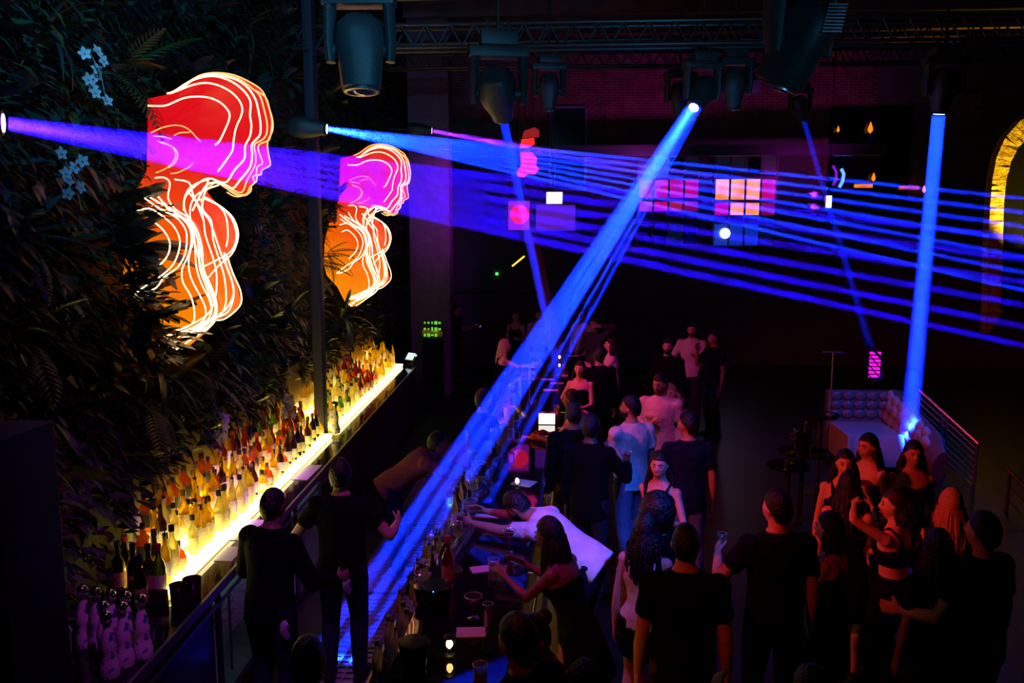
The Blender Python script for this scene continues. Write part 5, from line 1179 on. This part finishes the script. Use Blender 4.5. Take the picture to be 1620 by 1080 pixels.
    for sx in (-1, 1):
        hp, kn, an, toe = legs[sx]; c = MB(); d = (toe - an); d.z = 0; d.normalize(); sd = V((d.y, -d.x, 0))
        hz = .035 * k if heel else 0
        B = V((an.x, an.y, 0))
        c.loft([(B - d * .065 * k + V((0, 0, .05 + hz)), .03 * k, .03 * k, sd), (B - d * .05 * k + V((0, 0, .042 + hz)), .042 * k, .042, sd), (B + V((0, 0, .04 + hz * .8)), .043 * k, .043 if not heel else .03, sd), (B + d * .1 * k + V((0, 0, .03 + hz * .3)), .048 * k, .032, sd), (B + d * .18 * k + V((0, 0, .024)), .042 * k, .024, sd), (B + d * .215 * k + V((0, 0, .02)), .02 * k, .014, sd)], 12)
        c.box(B + d * .07 * k + V((0, 0, .008)), (.085 * k, .27 * k, .016), 0, Matrix((sd, d, V((0, 0, 1)))).transposed(), .004)
        if heel: c.cyl(B - d * .05 * k, B - d * .045 * k + V((0, 0, .07)), .009, .02, 8)
        c.build('shoe', mat('shoe_dark', (.015, .014, .014), .35), root)
    return root
# ------------------------------------------------------------------ who stands where
def who(label, px, py, h=1.75, face=0.0, lean=0.0, **k):
    """stand the person so that the head is seen at (px, py) at its true height"""
    kk = h / 1.75; zh = .93 * kk + math.cos(lean) * .67 * kk; fw = math.sin(lean) * .60 * kk
    p = atz(px, py, uz(zh)); f = Vector((-math.sin(face), math.cos(face), 0)) * fw * PS
    return person(label, (p.x - f.x, p.y - f.y, 0), face, h, lean=lean, **k)
BK, NV, WH, CH = (.0025, .0025, .003), (.006, .008, .025), (.75, .73, .75), (.02, .02, .022)
L_, R_, A_, C_ = PI / 2, -PI / 2, 0.0, PI         # facing left, right, away, camera
# bartenders
BT = [who('person in a long-sleeved black top, back turned, standing close to the glowing bottles', 430, 800, 1.80, R_ * .25, headyaw=.0, skin_k='brown', hairstyle='crop', top=('longsleeve', BK), bottom=('trousers', (.02, .025, .05)), lh=(-.24, .30, 1.05), rh=(.34, .30, 1.10), lean=.08),
who('person in a black T-shirt with bare forearms held out, standing in the bar aisle', 538, 752, 1.80, .05, skin_k='tan', hairstyle='short', top=('tee', BK), bottom=('trousers', (.025, .03, .05)), lh=(-.36, .26, 1.15), rh=(.40, .18, 1.22))]
who('person in a black T-shirt in the bar aisle, cut off by the bottom edge', 487, 1050, 1.66, .3, hairstyle='short', top=('tee', BK), lean=.1, lh=(-.2, .3, 1.0), rh=(.2, .35, 1.0))
who('person in a black tank top reaching across the far bar under the beam', 797, 547, 1.68, -1.25, female=True, skin_k='light', hair='blonde', hairstyle='verylong', top=('tank', BK), rh=(.10, .52, 1.22), lh=(-.10, .50, 1.16), lean=.12)
who('person in a black T-shirt and cap looking at a phone by the purple pillar', 722, 488, 1.78, -1.4, skin_k='brown', hairstyle='cap', top=('tee', BK), lh=(-.06, .42, 1.22), rh=(.10, .40, 1.22))
who('person in a low-cut black dress standing at the far bar end', 816, 500, 1.70, 3.0, female=True, skin_k='tan', hairstyle='bob', top=('dress', BK), lh=(-.1, .25, 1.1))
who('person in a grey shirt beside the one in the low-cut black dress', 853, 498, 1.78, 3.1, skin_k='tan', hairstyle='short', top=('shirt', (.25, .22, .25)), lh=(-.15, .3, 1.1))
who('person in a brown-red long-sleeved top bending low under the slanting beam', 706, 703, 1.74, -1.3, skin_k='tan', hairstyle='short', top=('longsleeve', (.30, .08, .05)), lh=(-.10, .80, .95), rh=(.16, .80, .95), lean=.95, headpitch=-.5)
who('person in black standing dim just left of the slanting beam', 763, 632, 1.75, -.8, skin_k='tan', hairstyle='short', top=('tee', BK), rh=(.2, .4, 1.1))
# along the bar
who('person in a white T-shirt bending low over the bar with both arms stretched out', 812, 797, 1.84, 1.25, lean=1.02, headpitch=.25, skin_k='tan', hairstyle='short', beard=True, top=('tee', WH), bottom=('trousers', NV), lh=(-.10, .98, 1.18), rh=(.16, .96, 1.19), rpole=(.3, -.2, -1), lpole=(-.3, -.2, -1))
who('person in a strapless black top reaching over the bar before the bending white T-shirt', 868, 845, 1.70, 1.15, female=True, skin_k='brown', hairstyle='long', top=('tube', BK), bottom=('skirt', BK), lh=(-.02, .50, 1.18), rh=(.14, .44, 1.22), lean=.32)
who('person in a pale T-shirt looking down, cut off by the bottom edge', 853, 1000, 1.66, 2.3, female=True, skin_k='tan', hairstyle='bun', top=('tee', (.55, .45, .48)), bottom=('skirt', BK), lh=(-.2, .3, 1.1), headpitch=.35, lean=.08)
who('person in a black T-shirt leaning on the near bar at the bottom', 820, 1012, 1.78, .9, skin_k='tan', hairstyle='short', top=('tee', BK), lean=.15, lh=(-.1, .4, 1.15))
who('person in black cut off by the bottom edge right of the pale T-shirt', 925, 1090, 1.66, .2, female=True, hairstyle='bob', top=('tee', BK))
who('person in a pale T-shirt leaning onto the bar beside the white tablet', 905, 632, 1.78, 1.2, lean=.25, skin_k='brown', hairstyle='crop', top=('tee', (.6, .55, .6)), lh=(-.1, .5, 1.15), rh=(.15, .5, 1.15))
who('person in a black jacket, back turned, next to the one at the white tablet', 908, 655, 1.84, .2, skin_k='brown', hairstyle='crop', top=('jacket', BK), rh=(.3, .3, 1.2))
who('person in a black jacket, back turned, holding up a tilted drink glass', 934, 676, 1.80, -.4, skin_k='dark', hairstyle='short', top=('jacket', BK), rh=(.25, .35, 1.25))
who('person in a strapless black top facing the camera at the bar', 918, 583, 1.68, 2.9, female=True, skin_k='light', hairstyle='long', top=('tube', BK), bottom=('skirt', BK), rh=(.24, .22, 1.05), lh=(-.1, .3, 1.05))
who('person in a dark shirt raising one hand to the ear', 941, 513, 1.78, 2.6, skin_k='tan', hairstyle='short', top=('shirt', (.06, .04, .06)), lh=(-.20, .16, 1.62), rh=(.2, .3, 1.1))
who('person in a white shirt behind the one touching the ear', 922, 500, 1.80, 2.7, skin_k='brown', hairstyle='short', top=('shirt', (.5, .45, .5)), lh=(-.2, .3, 1.1))
who('person in a pale blouse turned sideways by the far bar lamp', 968, 545, 1.70, 1.5, female=True, skin_k='light', hairstyle='long', top=('shirt', (.75, .6, .55)), bottom=('trousers', BK), lh=(-.1, .35, 1.2))
who('person in a black jacket, back turned, near the far bar lamp', 948, 562, 1.80, .3, skin_k='tan', hairstyle='short', top=('jacket', BK))
# centre floor
who('person in a dark open shirt facing the camera at the back of the floor', 1057, 548, 1.80, 2.9, skin_k='tan', hairstyle='short', beard=True, top=('shirt', BK))
who('person in a light open-neck shirt, one hand raised, at the back of the floor', 1095, 522, 1.84, 2.9, skin_k='tan', hairstyle='short', beard=True, top=('shirt', (.5, .45, .5)), lh=(-.12, .28, 1.25), rh=(.3, .2, 1.15))
who('person in a black T-shirt lifting a hand to drink, right of the light open-neck shirt', 1131, 535, 1.80, 2.0, skin_k='brown', hairstyle='short', top=('tee', BK), rh=(.08, .28, 1.45))
who('person in a pale pink-lit shirt holding a cocktail and looking down', 1046, 606, 1.84, 2.85, skin_k='tan', hairstyle='short', beard=True, top=('shirt', (.72, .62, .68)), bottom=('trousers', NV), rh=(.12, .28, 1.25), headyaw=-.3, headpitch=.2)
who('person in a strapless black top leaning against the pale pink-lit shirt', 1064, 622, 1.70, 2.75, female=True, skin_k='light', hair='blonde', hairstyle='bob', top=('tube', BK), bottom=('trousers', BK), rh=(.14, .28, 1.25), tilt=.2)
who('person in a loose white T-shirt and jeans with blue light on the back', 1000, 645, 1.86, .55, skin_k='tan', hairstyle='short', beard=True, top=('tee', WH), bottom=('trousers', (.12, .17, .28)), headyaw=.7, lh=(-.12, .35, 1.2), stride=.12)
who('person in a dark blue T-shirt and jeans, back turned, mid floor', 1090, 672, 1.80, .1, skin_k='tan', hairstyle='short', top=('tee', NV), bottom=('trousers', (.10, .13, .24)), headyaw=.8)
who('person in a black tank top with folded arms facing the camera', 1045, 735, 1.70, 2.6, female=True, skin_k='tan', hairstyle='long', top=('tank', BK), bottom=('skirt', BK), rh=(-.06, .26, 1.2), lh=(-.18, .3, 1.2), headyaw=.2)
who('person in a black T-shirt and skirt, back turned, in front of the folded arms', 1040, 812, 1.74, .1, female=True, skin_k='tan', hairstyle='afro', top=('tee', BK), bottom=('skirt', BK))
who('person in a white tank top and black shorts seen from behind', 1022, 838, 1.66, -.35, female=True, skin_k='light', hairstyle='long', top=('tank', WH), bottom=('shorts', BK), rh=(.15, .30, 1.05), heel=True)
who('person in a wide black T-shirt, back turned, beside the white tank top', 1085, 862, 1.86, -.05, skin_k='light', hairstyle='crop', top=('tee', BK), bottom=('trousers', (.06, .03, .02)))
who('person in a broad navy T-shirt, back turned, holding up a drink', 1232, 805, 1.86, .15, skin_k='light', hairstyle='short', top=('tee', NV), bottom=('trousers', BK), lh=(-.30, .28, 1.30), headyaw=.5)
who('person at the bottom edge pointing a finger upward', 1290, 1100, 1.70, .5, female=True, skin_k='light', hairstyle='long', top=('tank', BK), lh=(-.34, .22, 1.50), curl=.8, lpole=(-.5, 0, -1))
# women round the high table on the right
who('person in a black tank top facing the camera behind the long black dress', 1337, 732, 1.70, 2.9, female=True, skin_k='light', hairstyle='long', top=('tank', BK))
who('person in a purple strapless top turned sideways before the sofa', 1376, 706, 1.72, 2.1, female=True, skin_k='light', hairstyle='long', top=('tube', (.06, .03, .10)), bottom=('skirt', BK), rh=(.0, .42, 1.2))
who('person in a black strapless top facing the camera below the upright beam', 1444, 717, 1.70, 3.05, female=True, skin_k='tan', hairstyle='long', top=('tube', BK), bottom=('skirt', BK))
who('person in a black strap dress, back turned, red-lit shoulder, one hand raised', 1343, 770, 1.70, -.55, female=True, skin_k='light', hairstyle='verylong', top=('dress', BK), rh=(.10, .36, 1.32), rpole=(.6, -.2, -1), heel=True)
who('person in a black crop top raising a hand to the face', 1420, 800, 1.68, .75, female=True, skin_k='light', hair='brown', hairstyle='bob', top=('crop', BK), bottom=('trousers', BK), lh=(-.10, .27, 1.50), rh=(.14, .40, 1.05), headyaw=.6, heel=True)
who('person in a light blue tank top, back turned, at the right', 1505, 800, 1.70, -.25, female=True, skin_k='light', hair='blonde', hairstyle='verylong', top=('tank', (.25, .55, .75)), bottom=('shorts', BK), lh=(-.05, .3, 1.3))
who('person in a black T-shirt, back turned, between crop top and blue tank top', 1487, 868, 1.68, .1, female=True, skin_k='tan', hairstyle='long', top=('tee', BK))
who('person in a black T-shirt at the right edge holding out one forearm', 1560, 842, 1.84, .6, skin_k='light', hairstyle='short', top=('tee', BK), lh=(-.30, .34, 1.12))
who('person in a short dark strap dress beside the broad navy T-shirt', 1318, 838, 1.66, .9, female=True, skin_k='light', hairstyle='bob', top=('dress', BK), lh=(-.10, .30, 1.15), heel=True)
# things they hold
def hand_at(words, side):
    o = next(o for o in COL.objects if o.parent is None and words in str(o.get('label', '')) and o['category'] == 'person')
    return Vector(o.location) + Matrix.Rotation(o.rotation_euler.z, 3, 'Z') @ (HANDS[o.name][side] * PS)
def held(kind, lb, words, side, dz): p = hand_at(words, side) - Vector((0, 0, dz * PS)); return glass(kind, lb, tuple(p), liquid='clear')
held('high', 'tilted drink glass with pink glints held up in the bar crowd', 'holding up a tilted drink', 1, .06).rotation_euler = (.35, .2, 0)
held('coupe', 'pink cocktail glass held before the pale pink-lit shirt', 'holding a cocktail', 1, .05)
held('rocks', 'glinting glass held up before the sofa', 'purple strapless', 1, .04)
held('high', 'small pink glass beside the broad navy T-shirt', 'broad navy T-shirt, back', -1, .06)
p = hand_at('and cap looking', 1); t = thing('phone', 'phone with a pale blue screen held by the person in a cap', 'phone', tuple(p)); MB().box((0, 0, 0), (.16, .12, .012), rot=Matrix.Rotation(.6, 3, 'X'), bevel=.003).build('case', M_dsteel, t); MB().box((0, -.005, .008), (.14, .10, .003), rot=Matrix.Rotation(.6, 3, 'X')).build('display', glow('phone_blue', (.15, .3, .7), .8), t, smooth=False)
# white cloths tucked in the bartenders' waistbands
for lb, q, off in (("blue-lit cloth hanging from the hip of the person nearest the bottles", BT[0], (.20, -.10, .90)), ("crumpled blue-lit cloth in the back pocket of the person in the bar aisle", BT[1], (.06, -.17, .88))):
    b = MB(); b.loft([((0, 0, .03), .012, .006), ((.01, -.01, .01), .03, .010), ((.0, -.012, -.03), .026, .008), ((.012, -.004, -.07), .034, .006), ((.02, 0, -.10), .010, .004)], 10); o = b.build('cloth', M_paper); o.location = Vector(q.location) + Matrix.Rotation(q.rotation_euler.z, 3, 'Z') @ Vector(off) * PS; o.scale = (PS,) * 3; tag(o, lb, 'cloth')

# ------------------------------------------------------------------ modelling units to metres: everything, camera and lamps included
for o in list(COL.objects):
    if o.parent is None:
        o.location = Vector(o.location) * UN + Vector((0, 0, DZ))
        if o.type not in ('CAMERA', 'LIGHT'): o.scale = Vector(o.scale) * UN
    if o.type == 'LIGHT':
        l = o.data; l.energy *= UN * UN
        if l.type == 'AREA': l.size *= UN
        else: l.shadow_soft_size *= UN
HAZE.node_tree.nodes['Volume Scatter'].inputs['Density'].default_value /= UN
